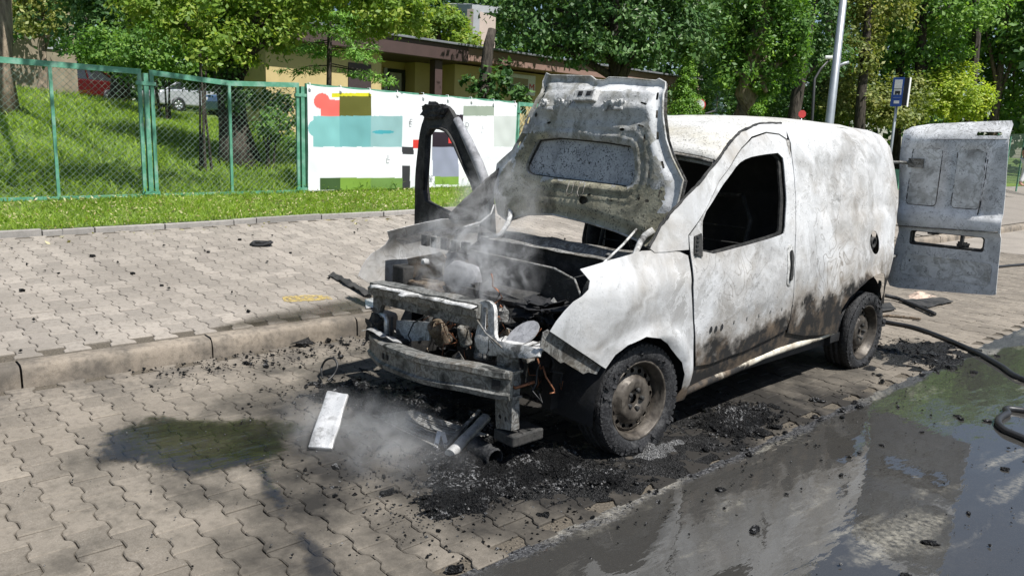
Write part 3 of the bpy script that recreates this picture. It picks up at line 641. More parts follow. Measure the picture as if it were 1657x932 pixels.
# lower scuttle lip: an arched sheet with a pale edge in front of the firewall
lip = [(-.66,.90),(-.4,.905),(0,.905),(.25,.90),(.40,.86),(.47,.74),(.48,.60)]
mb = MB(); n_ = len(lip)
mb.put([(x,-.02-.04*(1-(x/.7)**2),z) for x,z in lip]+[(x,-.02-.04*(1-(x/.7)**2),.45) for x,z in lip], [(i,i+1,n_+i+1,n_+i) for i in range(n_-1)])
mb.build('engine_bulkhead', M['soot'], van, True)
MB().tube([(x,-.025-.04*(1-(x/.7)**2),z) for x,z in lip], .007, 6).build('bulkhead_edge', M['sootgrey'], van, True)
for s in (1,-1):
    # inner wing, strut tower and wheel housing
    v=[]; 
    for j in range(7):
        for i in range(15):
            y = lerp(-.42,.34,i/14); z = lerp(.25,lerp(.66,.97,sstep(-.42,.15,y))+.05*noise.noise((y*9,s,2)),j/6); bul = .16*sstep(.30,.05,abs(y))*sstep(.95,.55,z); v.append((s*(.62-bul*.9+.015*noise.noise((y*6,z*6,s))), y, z))
    add('inner_wing', v, [(j*15+i,j*15+i+1,(j+1)*15+i+1,(j+1)*15+i) for j in range(6) for i in range(14)], M['interior'], van, True)
    MB().lathe([(.0,.0),(.05,.0),(.07,-.02),(.09,-.06),(.10,-.2)],20,Matrix.Translation((s*.52,.02,.88))).build('strut_tower', M['rust'] if s<0 else M['soot'], van, True)
    # wheel-arch liner
    for cy, cz, r in ((0.02,.27,.375),(2.62,.30,.42)):
        v=[]; k=18
        for i in range(k+1):
            t = math.radians(lerp(-8,188,i/k))
            for xx in (.50,.66,.80,.862): v.append((s*(xx if cy<1 else xx-.02), cy+(r+.012)*math.cos(t), max(.18,cz+(r+.012)*math.sin(t))))
        add('arch_liner', v, [(i*4+j,i*4+j+1,(i+1)*4+j+1,(i+1)*4+j) for i in range(k) for j in range(3)], M['interior'], van, True)
        add('arch_back', [(s*.52,cy-r,.2),(s*.52,cy+r,.2),(s*.52,cy+r,cz+r),(s*.52,cy-r,cz+r)], [(0,1,2,3)], M['interior'], van)
    MB().box((s*.40-.045,-.70,.34),(s*.40+.045,.35,.44)).build('chassis_rail', M['soot'], van, bevel=.008)
MB().box((-.55,.3,.17),(.55,3.1,.24)).build('underbody', M['interior'], van)
# front cross-members
def rail(path, sec, name, mat, par=van, bev=0):
    """sweep a closed (depth,height) section along points with a sideways path"""
    mb = MB(); n = len(sec); v = []
    for p in path: v += [(p[0], p[1]+d, p[2]+h) for d,h in sec]
    fs = [(i*n+k,i*n+(k+1)%n,(i+1)*n+(k+1)%n,(i+1)*n+k) for i in range(len(path)-1) for k in range(n)]
    fs += [tuple(range(n))[::-1], tuple((len(path)-1)*n+k for k in range(n))]
    mb.put(v, fs); return shade_auto(mb.build(name, mat, par), 30)
def bump_path(u): return (u, -.86+.16*(u/.66)**2-.02*noise.noise((u*3,1,1)), lerp(.372,.440,(u+.64)/1.27)+.012*noise.noise((u*4,5,1)))
sec = [(0.0,-.073),(-.012,-.07),(-.018,-.045),(-.004,-.035),(-.002,.03),(-.018,.04),(-.016,.066),(0.0,.072),(.075,.070),(.075,.058),(.012,.056),(.010,-.056),(.075,-.058),(.075,-.071)]
cb = rail([bump_path(u) for u in L(-.635,.635,36)], sec, 'crash_beam', M['beam'])
for u, w in ((.565,.022),(-.30,.014),(-.24,.012)):
    p = bump_path(u); a = math.atan2(.32*u/.66/.66,1)
    MB().box((-w,-.003,-w*1.1),(w,.003,w*1.1),Matrix.Translation((p[0],p[1]-.0055,p[2])) @ Matrix.Rotation(a,4,'Z')).build('beam_slot', M['interior'], cb)
rail([(u, -.66+.02*noise.noise((u*5,2,2)), lerp(.725,.770,(u+.64)/1.02)+.010*noise.noise((u*6,7,3))) for u in L(-.64,.36,30)], [(-.03,-.055),(-.055,-.05),(-.06,-.01),(-.045,.0),(-.045,.018),(.045,.022),(.055,.0),(.05,-.03)], 'upper_tie_bar', M['beam'])
# torn lip along the tie bar
v=[]; n_=40
for i in range(n_+1):
    u = lerp(-.63,.35,i/n_); z = lerp(.735,.78,i/n_); w = .035+.030*noise.noise((u*7,3,1))+(.03 if -.25<u<-.12 else 0)
    v += [(u,-.70,z),(u,-.70-w,z-.012-.018*noise.noise((u*9,1,5)))]
o = add('torn_lip', v, [(2*i,2*i+1,2*i+3,2*i+2) for i in range(n_)], M['white_bracket'], van, True); so_=o.modifiers.new('s','SOLIDIFY'); so_.thickness=.005
rail([(u,-.67,lerp(.645,.690,(u+.64)/1.02)) for u in L(-.64,.36,14)], [(-.012,-.03),(-.012,.045),(.01,.045),(.01,-.03)], 'tie_bar_face', M['sootgrey'])
sheet('radiator_side_post', [(-.66,.40),(-.615,.40),(-.60,.55),(-.53,.66),(-.53,.72),(-.655,.735)], lambda u,z:(u,-.66+.01*noise.noise((u*8,z*8,1)),z), M['sootgrey'], van, [rrect(-.62,.64,-.575,.69,.012)], sp=.03, thick=.03)
# pale headlamp bracket: slotted upright running into a shelf
sheet('lamp_bracket', smoothpoly([(.335,.55),(.33,.62),(.335,.79),(.40,.815),(.455,.79),(.465,.70),(.47,.645),(.52,.625),(.79,.655),(.79,.605),(.56,.565),(.40,.535)],1), lambda u,z:(u,-.67-.02*math.exp(-((z-.60)/.04)**2)+.012*noise.noise((u*9,z*9,2)),z), M['white_bracket'], van, [rrect(.372,.655,.412,.775,.015)], sp=.022, thick=.022)
rail([(u,-.64,lerp(.612,.638,(u-.45)/.34)) for u in L(.45,.79,8)], [(-.05,-.004),(-.05,.004),(.05,.018),(.05,.010)], 'bracket_shelf', M['white_bracket'])
# front leg of the radiator frame
sheet('frame_leg', [(.495,.56),(.60,.585),(.615,.45),(.62,.20),(.50,.175),(.485,.35)], lambda u,z:(u,-.66+.012*noise.noise((u*8,z*8,6)),z), M['sootgrey'], van, [ring(.525,.245,.012,.012,8),ring(.57,.245,.012,.014,8)], sp=.03, thick=.05)
MB().box((.49,-.69,.115),(.64,-.48,.175)).build('frame_foot', M['soot'], van, bevel=.01)
for s in (1,-1): MB().box((s*.46-.06,-.72,.34),(s*.46+.06,-.60,.45)).build('crash_box', M['soot'], van, bevel=.012)
# lamp-side lower flange under the near wing
sheet('wing_flange', [(-.690,.735),(-.665,.748),(-.32,.520),(-.345,.485),(-.40,.505),(-.43,.50),(-.55,.575),(-.57,.573),(-.695,.665)], side_fn(1,.022), M['sootgrey'], van, sp=.03, thick=.006)
MB().lathe([(0,.004),(.010,.004),(.018,0)],12,Matrix.Translation((hw(-.665,.70)-.017,-.665,.70)) @ Matrix.Rotation(math.pi/2,4,'Y')).build('flange_bolt', M['soot'], van)
# engine and what is left around it
def lump(name, c, s, mat, par=van, n=3, amp=.25, seed=0, sq=.6):
    bm = bmesh.new(); bmesh.ops.create_icosphere(bm, subdivisions=n, radius=1.0)
    for vv in bm.verts:
        p = vv.co.copy(); q = Vector([math.copysign(abs(a)**sq, a) for a in p]); k = 1+amp*noise.fractal(p*2.2+Vector((seed*3.3,seed,1)),1,2,4)
        vv.co = Vector((q.x*s[0]*k,q.y*s[1]*k,q.z*s[2]*k))+Vector(c)
    me = bpy.data.meshes.new(name); bm.to_mesh(me); bm.free(); me.materials.append(mat); o = link(name, me, par); shade_auto(o,40); return o
lump('engine_block', (.02,-.22,.50), (.34,.18,.20), M['soot'], seed=1, amp=.35)
lump('cylinder_head', (-.03,-.18,.70), (.28,.13,.05), M['soot'], seed=2, amp=.5)
lump('gearbox', (.38,-.2,.45), (.16,.2,.18), M['soot'], seed=3, amp=.4)
lump('battery_tray', (.46,-.30,.66), (.13,.13,.06), M['soot'], seed=4, amp=.8, n=4)
lump('melted_air_box', (.47,-.35,.74), (.10,.11,.04), M['interior'], seed=5, amp=1.1, n=4)
lump('pale_casting', (-.42,-.18,.72), (.15,.06,.13), M['paleblock'], seed=6, amp=.12)
sheet('speckled_cover', smoothpoly(ring(.58,.665,.09,.06,8,.5),1), lambda u,z:(u,-.60+(z-.665)*.9,z), M['paleblock'], van, sp=.03, thick=.01)
for k,(x,y,z,r,h,mt) in enumerate(((-.10,-.55,.47,.05,.12,'rust'),(.10,-.56,.50,.035,.09,'sootgrey'),(.18,-.50,.43,.06,.12,'sootgrey'),(.28,-.48,.52,.05,.10,'soot'))):
    MB().lathe([(0,h),(r*.35,h),(r*.5,h-.01),(r*.55,h+.02),(r*.9,h+.02),(r,h),(r*1.05,h*.6),(r*.9,h*.5),(r,h*.2),(r*.95,0),(0,0)],18,Matrix.Translation((x,y,z)) @ Matrix.Rotation(math.radians(35-20*k),4,'X')).build('engine_canister', M[mt], van, True)
sheet('rusty_tower_plate', [(-.66,.86),(-.40,.93),(-.37,.90),(-.40,.79),(-.45,.755),(-.63,.75)], lambda u,z:(u,-.38+(u+.5)*.3+.02*noise.noise((u*9,z*9,8)),z), M['rust'], van, sp=.03, thick=.015)
lump('plate_knob', (-.50,-.41,.86), (.025,.02,.02), M['white_bracket'], seed=8, n=2, amp=.2)
MB().box((-.72,-.50,.66),(-.60,-.36,.82)).build('fuse_box', M['soot'], van, bevel=.01)
MB().box((-.60,-.47,.66),(-.42,-.30,.74)).build('battery_box', M['rust'], van, bevel=.012)
for k in range(5):
    MB().box((-.70+.10*k,-.30,.93),(-.64+.10*k,-.27,1.0)).build('wing_stay', M['sootgrey'] if k%2 else M['soot'], van, bevel=.004)
sheet('radiator_remnant', [(-.48,.40),(-.15,.48),(-.15,.585),(-.48,.53)], lambda u,z:(u,-.62+.012*noise.noise((u*7,z*7,3)),z), M['white_bracket'], van, sp=.03, thick=.012)
MB().tube([(-.57,-.68,.55),(-.52,-.68,.555),(-.505,-.68,.53),(-.50,-.68,.36)], .016, 10).build('coolant_pipe', M['alu'], van, True)
MB().tube([(-.46,-.67,.56),(-.47,-.67,.36)], .008, 8).build('guide_rod', M['soot'], van, True)
lump('lamp_remains', (-.57,-.70,.47), (.05,.05,.07), M['soot'], seed=9, amp=.7)
sheet('foil_scrap', [(-.62,-.78),(-.30,-.80),(-.22,-.76),(-.45,-.74),(-.60,-.72)], lambda u,v_:(u,v_,.475+.03*noise.noise((u*12,v_*12,1))), M['alu'], van, sp=.025, thick=.003)
R = random.Random(5)
for k in range(46):      # burnt wiring
    x = R.uniform(-.3,.7); y = R.uniform(-.66,-.3); z = R.uniform(.42,.72); pts = [(x,y,z)]
    for j in range(6): x += R.uniform(-.05,.06); y += R.uniform(-.03,.03); z += R.uniform(-.08,.05); pts.append((x,y,max(.15,z)))
    MB().tube(pts, .0028 if k%3 else .0045, 5).build('burnt_cable', M['copper'] if k%2 else M['wire'], van, True)
MB().tube([(.36,-.70,.36),(.44,-.71,.46),(.55,-.70,.44),(.63,-.68,.42),(.68,-.6,.45)], .008, 6).build('copper_loom', M['copper'], van, True)
MB().tube([(.33,-.70,.72),(.44,-.72,.66),(.56,-.70,.60),(.66,-.68,.62),(.76,-.62,.68)], .005, 6).build('bowden_cable', M['sootgrey'], van, True)
for k in range(64):
    lump('charred_engine_part', (R.uniform(-.55,.6),R.uniform(-.55,.05),R.uniform(.36,.74)), (R.uniform(.012,.06),R.uniform(.012,.06),R.uniform(.01,.045)), M[R.choice(['soot','soot','sootgrey','sootgrey','rust','paleblock','interior'])], seed=20+k, n=2, amp=.8)
# bonnet prop
R2 = random.Random(9)
for k in range(14):     # hanging brackets and plates
    x,y,z = R2.uniform(-.55,.6),R2.uniform(-.62,-.3),R2.uniform(.34,.66); T_ = Matrix.Translation((x,y,z)) @ Matrix.Rotation(R2.uniform(-.6,.6),4,'Z') @ Matrix.Rotation(R2.uniform(-.7,.7),4,'Y')
    MB().box((-R2.uniform(.02,.06),-.004,-R2.uniform(.03,.09)),(R2.uniform(.01,.04),.004,R2.uniform(.02,.06)),T_).build('bent_bracket', M[R2.choice(['sootgrey','soot','rust','beam'])], van)
# bonnet prop
MB().tube([(.62,-.16,.93),(.64,-.08,1.0),(.60,.10,1.07),(.50,.33,1.13)], .007, 8).build('bonnet_prop', M['white_bracket'], van, True)

# raised bonnet, hinged at the scuttle and tipped a little past upright
A7 = math.radians(7); HB = Vector((0,.34,1.04)); HN = Vector((0,-math.cos(A7),math.sin(A7))); HS = Vector((0,math.sin(A7),math.cos(A7)))
hood = empty('bonnet', (0,0,0), 0, van)
HOUT = [(.569,.0),(.631,.057),(.718,.22),(.733,.386),(.646,.503),(.591,.603),(.542,.756),(.505,.89),(.492,.925),(.447,.945),(.43,.935),(.20,.955),(.09,.962),(.055,.945),(-.015,.95),(-.06,.975),(-.30,.99),(-.44,1.0),(-.48,1.015),(-.505,.965),(-.485,.88),(-.507,.80),(-.575,.618),(-.66,.50),(-.83,.405),(-.835,.23),(-.74,.07),(-.62,.03),(-.44,.085),(-.162,.11),(.156,.088),(.353,.061),(.496,.03)]
REC = smoothpoly([(-.385,.60),(.355,.565),(.395,.53),(.43,.385),(.40,.325),(.30,.325),(-.40,.345),(-.47,.36),(-.50,.40),(-.45,.50)],1)
def segd(P, x, y):
    b = 9
    for i in range(len(P)):
        ax,ay = P[i]; bx,by = P[(i+1)%len(P)]; dx,dy = bx-ax,by-ay; t = max(0,min(1,((x-ax)*dx+(y-ay)*dy)/(dx*dx+dy*dy+1e-9))); b = min(b, math.hypot(x-ax-t*dx,y-ay-t*dy))
    return b
def hood_d(u, s):
    d = segd(REC,u,s); ins = inpoly(u,s,REC); e = segd(HOUT,u,s)
    h = .030+.018*sstep(.0,.03,d)
    if not ins: h -= .016*math.exp(-((d-.062)/.010)**2); h -= .008*math.exp(-((d-.105)/.010)**2)*(1 if s < .66 else .3)
    h -= .024*sstep(.075,.03,e); h += .012*sstep(.022,.0,e)
    h += .012*math.exp(-((s-.775)/.02)**2)*sstep(.5,.4,abs(u))-.014*math.exp(-((s-.70)/.035)**2)*sstep(.5,.4,abs(u))
    h -= .020*sstep(.86,.90,s)
    return h+.003*noise.noise((u*9,s*9,2))+.004*noise.noise((u*3,s*3,5))
def hood_pt(u, s, d): return HB+Vector((u,0,0))+HS*s+HN*(d-.05*(u/.7)**2-.05*sstep(.7,1.0,s))
hholes = [ring(x,y,r1,r2,8) for x,y,r1,r2 in ((-.42,.859,.016,.020),(-.442,.732,.013,.015),(.09,.22,.036,.026),(.307,.645,.018,.009),(-.308,.681,.018,.009),(.13,.255,.015,.006),(.485,.262,.012,.01),(.543,.253,.014,.01),(.30,.235,.008,.006))]
hholes += [[(x+a*math.cos(-t)-b*math.sin(-t), y+a*math.sin(-t)+b*math.cos(-t)) for a,b in ((-.005,-.022),(.005,-.022),(.005,.022),(-.005,.022))] for x,y,t in ((.479,.842,-.2),(.507,.739,-.2),(.537,.619,-.2),(.464,.60,-.1),(.604,.46,-.5),(.529,.402,-.2),(.423,.795,-1.3),(.428,.669,-1.3),(-.467,.91,.05),(-.475,.80,.15),(-.53,.70,.3),(-.60,.54,.5),(.615,.30,.1),(.40,.34,1.3))]
hin = sheet('inner_panel', HOUT, lambda u,s: hood_pt(u,s,hood_d(u,s)), M['hoodin'], hood, hholes+[REC], sp=.021)
for mm in ('hoodlow','hoodedge'): hin.data.materials.append(M[mm])
for pg_ in hin.data.polygons:
    c = pg_.center-HB; u = c.x; s = c.dot(HS); jt = .03*noise.noise((u*14,s*14,0)); ed = segd(HOUT,u,s)
    pg_.material_index = 2 if (ed+jt < .075 and s > .2 and (u > 0 or s < .55)) else (1 if s+jt*1.5 < .335 or (u < -.3 and s < .62 and jt > -.012) else 0)
sheet('recess_panel', smoothpoly(REC,0), lambda u,s: hood_pt(u,s,-.006+.004*noise.noise((u*5,s*5,3))), M['recess'], hood, sp=.05)
rd0=densify(REC,.03); nr=len(rd0); MB().put([hood_pt(u,s,hood_d(u,s)) for u,s in rd0]+[hood_pt(u,s,-.006) for u,s in rd0],[(i,(i+1)%nr,nr+(i+1)%nr,nr+i) for i in range(nr)]).build('recess_wall', M['hoodin'], hood, True)
sl0=[hood_pt(u,s,.002) for u,s in rd0]; MB().tube(sl0+[sl0[0]], .008, 6).build('recess_edge_line', M['soot'], hood, True)  # dark line added so the recess edge shows in the bonnet's shade
sheet('outer_skin', HOUT, lambda u,s: hood_pt(u,s,-.012+.004*noise.noise((u*4,s*4,8))), M['sootgrey'], hood, sp=.05, thick=.002)
edge = [hood_pt(u,s,hood_d(u,s)-.006) for u,s in densify(HOUT,.03)]; MB().tube(edge+[edge[0]], .0065, 6).build('hem', M['hoodin'], hood, True)
def hbx(name, u0,u1,s0,s1,d0,d1,mat,bev=.006,par=hood):
    vv = [hood_pt(u,s,d) for d,k in ((d0,0),(d1,1)) for u,s in ((u0+k*.012,s0+k*.008),(u1-k*.012,s0+k*.008),(u1-k*.012,s1-k*.008),(u0+k*.012,s1-k*.008))]
    return MB().put(vv,[(3,2,1,0),(4,5,6,7),(0,1,5,4),(1,2,6,5),(2,3,7,6),(3,0,4,7)]).build(name, mat, par, bevel=bev)
lt = hbx('latch_striker', -.10,.09,.80,.885,.02,.090,M['white_bracket'])
hbx('latch_opening', -.062,-.006,.832,.872,.08,.0925,M['interior'],0,lt); hbx('latch_opening', .006,.062,.832,.872,.08,.0925,M['interior'],0,lt)
for u0,s0,w_ in ((-.40,.775,.07),(-.27,.78,.08),(-.19,.765,.07),(.14,.76,.10),(.23,.765,.07)): lump('melted_clip', hood_pt(u0+w_/2,s0+.02,.052), (w_*.42,.014,.03), M['white_bracket'], hood, n=3, amp=.6, seed=u0*10)
for u0 in (-.34,.22): hbx('reinforcement_pad', u0,u0+.085,.748,.785,.03,.066,M['white_bracket'])
for u0 in (.0,.09): MB().tube([hood_pt(u0,.325,.052),hood_pt(u0,.25,.058),hood_pt(u0-.03,.235,.058),hood_pt(u0-.05,.26,.055),hood_pt(u0-.035,.325,.052)], .0035, 5).build('washer_hose_clip', M['sootgrey'], hood, True)
for s in (1,-1):
    MB().tube([hood_pt(s*.60,.10,.03),hood_pt(s*.565,.06,.05),hood_pt(s*.555,.02,.07),Vector((s*.56,.25,.99)),Vector((s*.60,.22,.96))], [.018,.020,.018,.016,.016], 8).build('bonnet_hinge', M['white_bracket'], hood, True)
# trim strip hanging off the far hinge
MB().tube([(-.70,.30,1.17),(-.705,.28,1.11),(-.74,.22,1.05),(-.80,.16,1.02),(-.83,.12,1.0),(-.80,.06,.96),(-.76,.02,.93)], [.005,.006,.008,.009,.010,.011,.008], 7).build('loose_trim_strip', M['white_bracket'], van, True)

# far front door standing wide open
pd_ = empty('door', (0,0,0), 0, van); pd_['label'] = 'blackened passenger door standing wide open'
PDO = smoothpoly([(-.90,.46),(-1.83,.46),(-1.855,.80),(-1.857,1.076),(-1.817,1.517),(-1.774,1.756),(-1.70,1.835),(-1.594,1.861),(-1.477,1.83),(-1.384,1.747),(-1.231,1.597),(-1.089,1.429),(-.96,1.25),(-.90,1.1)],1)
PDI = smoothpoly([(-1.716,1.12),(-1.716,1.425),(-1.70,1.68),(-1.47,1.67),(-1.378,1.603),(-1.238,1.418),(-1.105,1.25),(-1.09,1.14),(-1.20,1.06),(-1.29,1.03),(-1.52,1.075),(-1.66,1.10)],1)
def pdf(x,z): return (x,.48+.02*noise.noise((x*3,z*3,1))-.035*math.exp(-((x+1.45)/.3)**2)*sstep(1.0,.7,z)+.03*sstep(1.6,1.85,z),z)
sheet('door_frame', PDO, pdf, M['soot'], pd_, [PDI], sp=.045, thick=.045)
rimp = [Vector(pdf(x,z))+Vector((0,-.03,0)) for x,z in PDI]; MB().tube(rimp+[rimp[0]], .012, 6).build('window_channel', M['soot'], pd_, True)
sheet('door_inner_panel', [(-.98,.55),(-1.74,.55),(-1.76,.95),(-1.50,.97),(-1.28,.92),(-1.0,.98)], lambda x,z:(x,.44+.015*noise.noise((x*6,z*6,3)),z), M['sootgrey'], pd_, sp=.06, thick=.01)
lump('charred_header', (-1.62,.47,1.80), (.14,.03,.055), M['tyre'], pd_, n=4, amp=.5, seed=3)
MB().tube([pdf(-1.38,1.74),pdf(-1.23,1.585),pdf(-1.09,1.42),pdf(-.97,1.24),pdf(-.93,1.05)], [.03,.036,.038,.036,.03], 8).build('pillar_trim', M['paleblock'], pd_, True)
# near rear door swung right round
rd_ = empty('rear_door', (0,0,0), 0, van); rd_['label'] = 'blistered rear door swung right round beside the body'
RDO = [(.665,1.80),(.72,1.832),(.849,1.855),(1.112,1.872),(1.30,1.882),(1.405,1.886),(1.42,1.86),(1.456,1.417),(1.485,.914),(1.50,.60),(1.47,.592),(1.287,.576),(1.019,.555),(.80,.537),(.73,.545),(.70,.585),(.72,.80),(.745,1.0),(.70,1.30),(.665,1.6)]
SLOT = rrect(.835,.905,1.375,1.02,.02)
def rdf(x,z):
    y = 3.42+.09*sstep(1.70,1.90,z)**1.6+.008*noise.noise((x*4,z*4,2))+.03*sstep(.75,.66,x)
    for a,b in ((.755,1.0),(1.085,1.305)):
        k = sstep(a-.02,a+.02,x)*sstep(b+.02,b-.02,x)*sstep(1.19,1.23,z)*sstep(1.70,1.66,z); y += .026*k
    y -= .03*sstep(1.03,1.06,z)*sstep(1.20,1.15,z); y += .012*math.exp(-((z-.60)/.015)**2)*.5
    y += .010*sstep(.64,.68,z)*sstep(.84,.80,z)*sstep(.80,.85,x)*sstep(1.44,1.4,x)
    return (x,y,z)
sheet('door_skin', RDO, rdf, M['reardoor'], rd_, [SLOT, rrect(1.205,1.772,1.375,1.800,.012)], sp=.035, thick=.006)
for a_,b_ in ((.77,.985),(1.10,1.29)): sheet('door_pressing', rrect(a_,1.225,b_,1.665,.03), lambda x,z: (x,rdf(x,z)[1]-.006,z), M['reardoor2'], rd_, sp=.04, thick=.004)  # darker sheets and outlines drawn in where shade hides the pressing relief
for a_,b_ in ((.765,.99),(1.095,1.295)):
    pe=[Vector(rdf(x,z))+Vector((0,-.004,0)) for x,z in rrect(a_,1.22,b_,1.67,.03)]; MB().tube(pe+[pe[0]],.0045,5).build('pressing_edge', M['sootgrey'], rd_, True)
pe=[Vector(rdf(x,z))+Vector((0,-.005,0)) for x,z in ((.72,1.045),(.95,1.05),(1.2,1.06),(1.46,1.07))]; MB().tube(pe,.005,5).build('door_crease', M['sootgrey'], rd_, True)
pe=[Vector(rdf(x,z))+Vector((0,-.004,0)) for x,z in ((.72,1.73),(.95,1.74),(1.2,1.745),(1.42,1.75))]; MB().tube(pe,.004,5).build('door_crease', M['paleblock'], rd_, True)
sheet('lower_pressing', rrect(.80,.66,1.45,.83,.04), lambda x,z: (x,rdf(x,z)[1]-.006,z), M['reardoor2'], rd_, sp=.05, thick=.004)
sheet('door_inner', [(.74,1.74),(1.39,1.78),(1.45,.95),(1.46,.64),(.76,.60),(.77,1.2)], lambda x,z:(x,3.475,z), M['soot'], rd_, [rrect(.85,.925,1.35,1.01,.02), rrect(1.20,1.73,1.38,1.76,.005), rrect(.80,1.25,1.0,1.64,.03), rrect(1.10,1.25,1.32,1.64,.03)], sp=.05, thick=.02)
for x0,x1,z0,z1 in ((.815,.845,.90,1.03),(1.365,1.39,.91,1.03),(.82,1.38,.900,.925),(.96,1.04,1.0,1.03),(1.20,1.225,.91,1.03)): MB().box((x0,3.425,z0),(x1,3.455,z1)).build('slot_frame', M['soot'], rd_, bevel=.004)
lump('lock_remains', (1.22,3.445,.935), (.04,.015,.03), M['sootgrey'], rd_, n=3, amp=.6, seed=2)
MB().tube([rdf(1.31,1.60),rdf(1.312,1.45),rdf(1.305,1.3),rdf(1.30,1.18)], .004, 5).build('wiper_crack', M['soot'], rd_)
sheet('rear_door', [(-.74,.62),(-.02,.62),(-.02,1.80),(-.56,1.78),(-.68,1.6),(-.74,1.1)], lambda x,z:(x,3.33+.01*noise.noise((x*4,z*4,6)),z), M['reardoor'], van, sp=.07, thick=.02)
MB().box((-.74,3.02,.36),(.74,3.12,.50)).build('rear_cross_member', M['soot'], van, bevel=.02)
for hz_ in (.80,1.55):
    hg = MB(); hg.tube([(hw(3.1,hz_)-.05,3.08,hz_),(hw(3.25,hz_)-.04,3.30,hz_),(.75,3.43,hz_),(.82,3.45,hz_)],.012,8).box((.74,3.425,hz_-.035),(.86,3.44,hz_+.035)); hg.build('door_hinge', M['sootgrey'], rd_)
MB().tube([(.72,3.00,.50),(.735,3.06,.9),(.725,3.18,1.3),(.655,3.20,1.60),(.52,3.18,1.71),(0,3.2,1.75),(-.52,3.18,1.71),(-.655,3.20,1.60),(-.725,3.18,1.3),(-.735,3.06,.9),(-.72,3.00,.50)],.028,8).build('rear_frame', M['sootgrey'], van, True)
sheet('bumper_mount', [(2.97,.33),(3.0,.34),(3.05,.60),(3.0,.64),(2.975,.55)], side_fn(1,.04), M['soot'], van, sp=.04, thick=.02)

# wheels
def wheel(loc, rz, camber, seed, flat=.03):
    w = empty('wheel', loc, 0, van); w.rotation_euler = (0, camber, rz)
    Mx = Matrix.Rotation(math.pi/2,4,'Y')      # lathe axis -> +X (outboard)
    R0 = .308
    def jit(r,z,a,i):
        p = Vector((r*math.cos(a),r*math.sin(a),z)); k = noise.noise(p*9+Vector((seed,0,0)))
        r += .003*k; z += (.006*noise.noise(p*26+Vector((5,5,0))) if i >= 18 else 0); r += .004*noise.noise(p*40) if i >= 18 else 0
        # sagging where it stands
        dn = math.cos(a-0)    # local x of lathe -> -Z world after rotation
        if dn > .80 and r > .22: lim = (R0-flat); rr = r*dn; 
        if dn > .80 and r > .22 and r*dn > lim: r = lim/dn; z += .012*(1 if z>0 else -1)
        return r,z
    prof = [(.205,-.085),(.225,-.10),(.262,-.102),(.290,-.095),(.303,-.085),(.307,-.06),(.300,-.058),(.300,-.050),(.308,-.048),(.309,-.02),(.301,-.018),(.301,-.010),(.309,-.008),(.309,.02),(.301,.022),(.301,.030),(.308,.032),(.307,.060),(.303,.085),(.290,.096),(.262,.104),(.235,.104),(.222,.094),(.205,.085)]
    ty = MB().lathe(prof, 72, Mx, False, jit).build('tyre', M['tyre'], w, True)
    # cracked shoulder blocks left on the tread edge
    mb = MB()
    for k in range(54):
        a = 2*math.pi*k/54; rr = .288
        if math.cos(a) > .83: rr = min(rr,(R0-flat)/math.cos(a)-.018)
        T = Mx @ Matrix.Rotation(a,4,'Z') @ Matrix.Translation((rr,0,.078))
        mb.box((-.016,-.012,-.016),(.012,.010,.018),T)
    tag(mb.build('tread_blocks', M['tyre'], w), kind='stuff')
    mb = MB(); RR = random.Random(seed)
    for k in range(26):
        a = RR.uniform(0,6.28); rr = RR.uniform(.235,.285)
        if math.cos(a)>.85: rr = min(rr,.262)
        b = RR.uniform(.005,.012); mb.box((-b,-b*1.3,-b),(b,b,b),Mx @ Matrix.Rotation(a,4,'Z') @ Matrix.Translation((rr,0,.102)) @ Matrix.Rotation(RR.uniform(0,3),4,'X') @ Matrix.Rotation(RR.uniform(0,3),4,'Z'))
    tag(mb.build('charred_flakes', M['tyre'], w), kind='stuff')
    rim = MB().lathe([(.205,-.085),(.212,-.09),(.207,-.075),(.185,-.06),(.178,.0),(.186,.055),(.198,.066),(.200,.086),(.209,.092),(.214,.088),(.214,.080),(.206,.076)], 48, Mx).build('rim', M['wheel'], w, True)
    def disc(u,v_):
        r = math.hypot(u,v_); z = .030+.034*sstep(.03,.07,r)*sstep(.135,.105,r)-.022*sstep(.166,.184,r)+(.012*sstep(.045,.03,r))
        return Mx @ Vector((u,v_,z))
    hol = [ring(.150*math.cos(t),.150*math.sin(t),.013,.016,10,t) for t in [2*math.pi*k/16 for k in range(16)]]+[ring(0,0,.026,.026,12)]
    dsk = sheet('disc', ring(0,0,.184,.184,48), disc, M['wheel'], w, hol, sp=.016, thick=.004)
    mb = MB()
    for k in range(5):
        t = 2*math.pi*k/5+.3; mb.lathe([(.013,0),(.013,.018),(.008,.022),(0,.022)],6,Mx @ Matrix.Translation((.052*math.cos(t),.052*math.sin(t),.050)))
        mb.build('wheel_nut', M['soot'], dsk, True); mb = MB()
    MB().lathe([(.027,-.04),(.027,.02),(.02,.03),(0,.03)],14,Mx).build('hub', M['soot'], w, True)
    MB().lathe([(.03,-.09),(.13,-.09),(.135,-.07),(.135,-.06),(.03,-.06)],24,Mx).build('brake_disc', M['rust'], w, True)
    MB().lathe([(.0,-.012),(.176,-.012),(.18,-.03)],24,Mx).build('hole_shade_plate', M['interior'], w, True)  # dark plate stands in for the shade behind the disc holes
    return w
FWZ = .280
wheel((.775,.0,FWZ), math.radians(-3), math.radians(-3), 3)
wheel((.765,2.735,.268), 0, 0, 11, .055)
for y in (0.0,2.735):
    w = wheel((-.775,y,.281), math.pi, 0, 17+y)
MB().tube([(-.7,2.735,.28),(.7,2.735,.28)], .04, 8).build('rear_axle', M['interior'], van)
MB().tube([(-.7,0,.28),(.7,0,.28)], .03, 8).build('drive_shaft', M['interior'], van)
bpy.data.objects.remove(body)
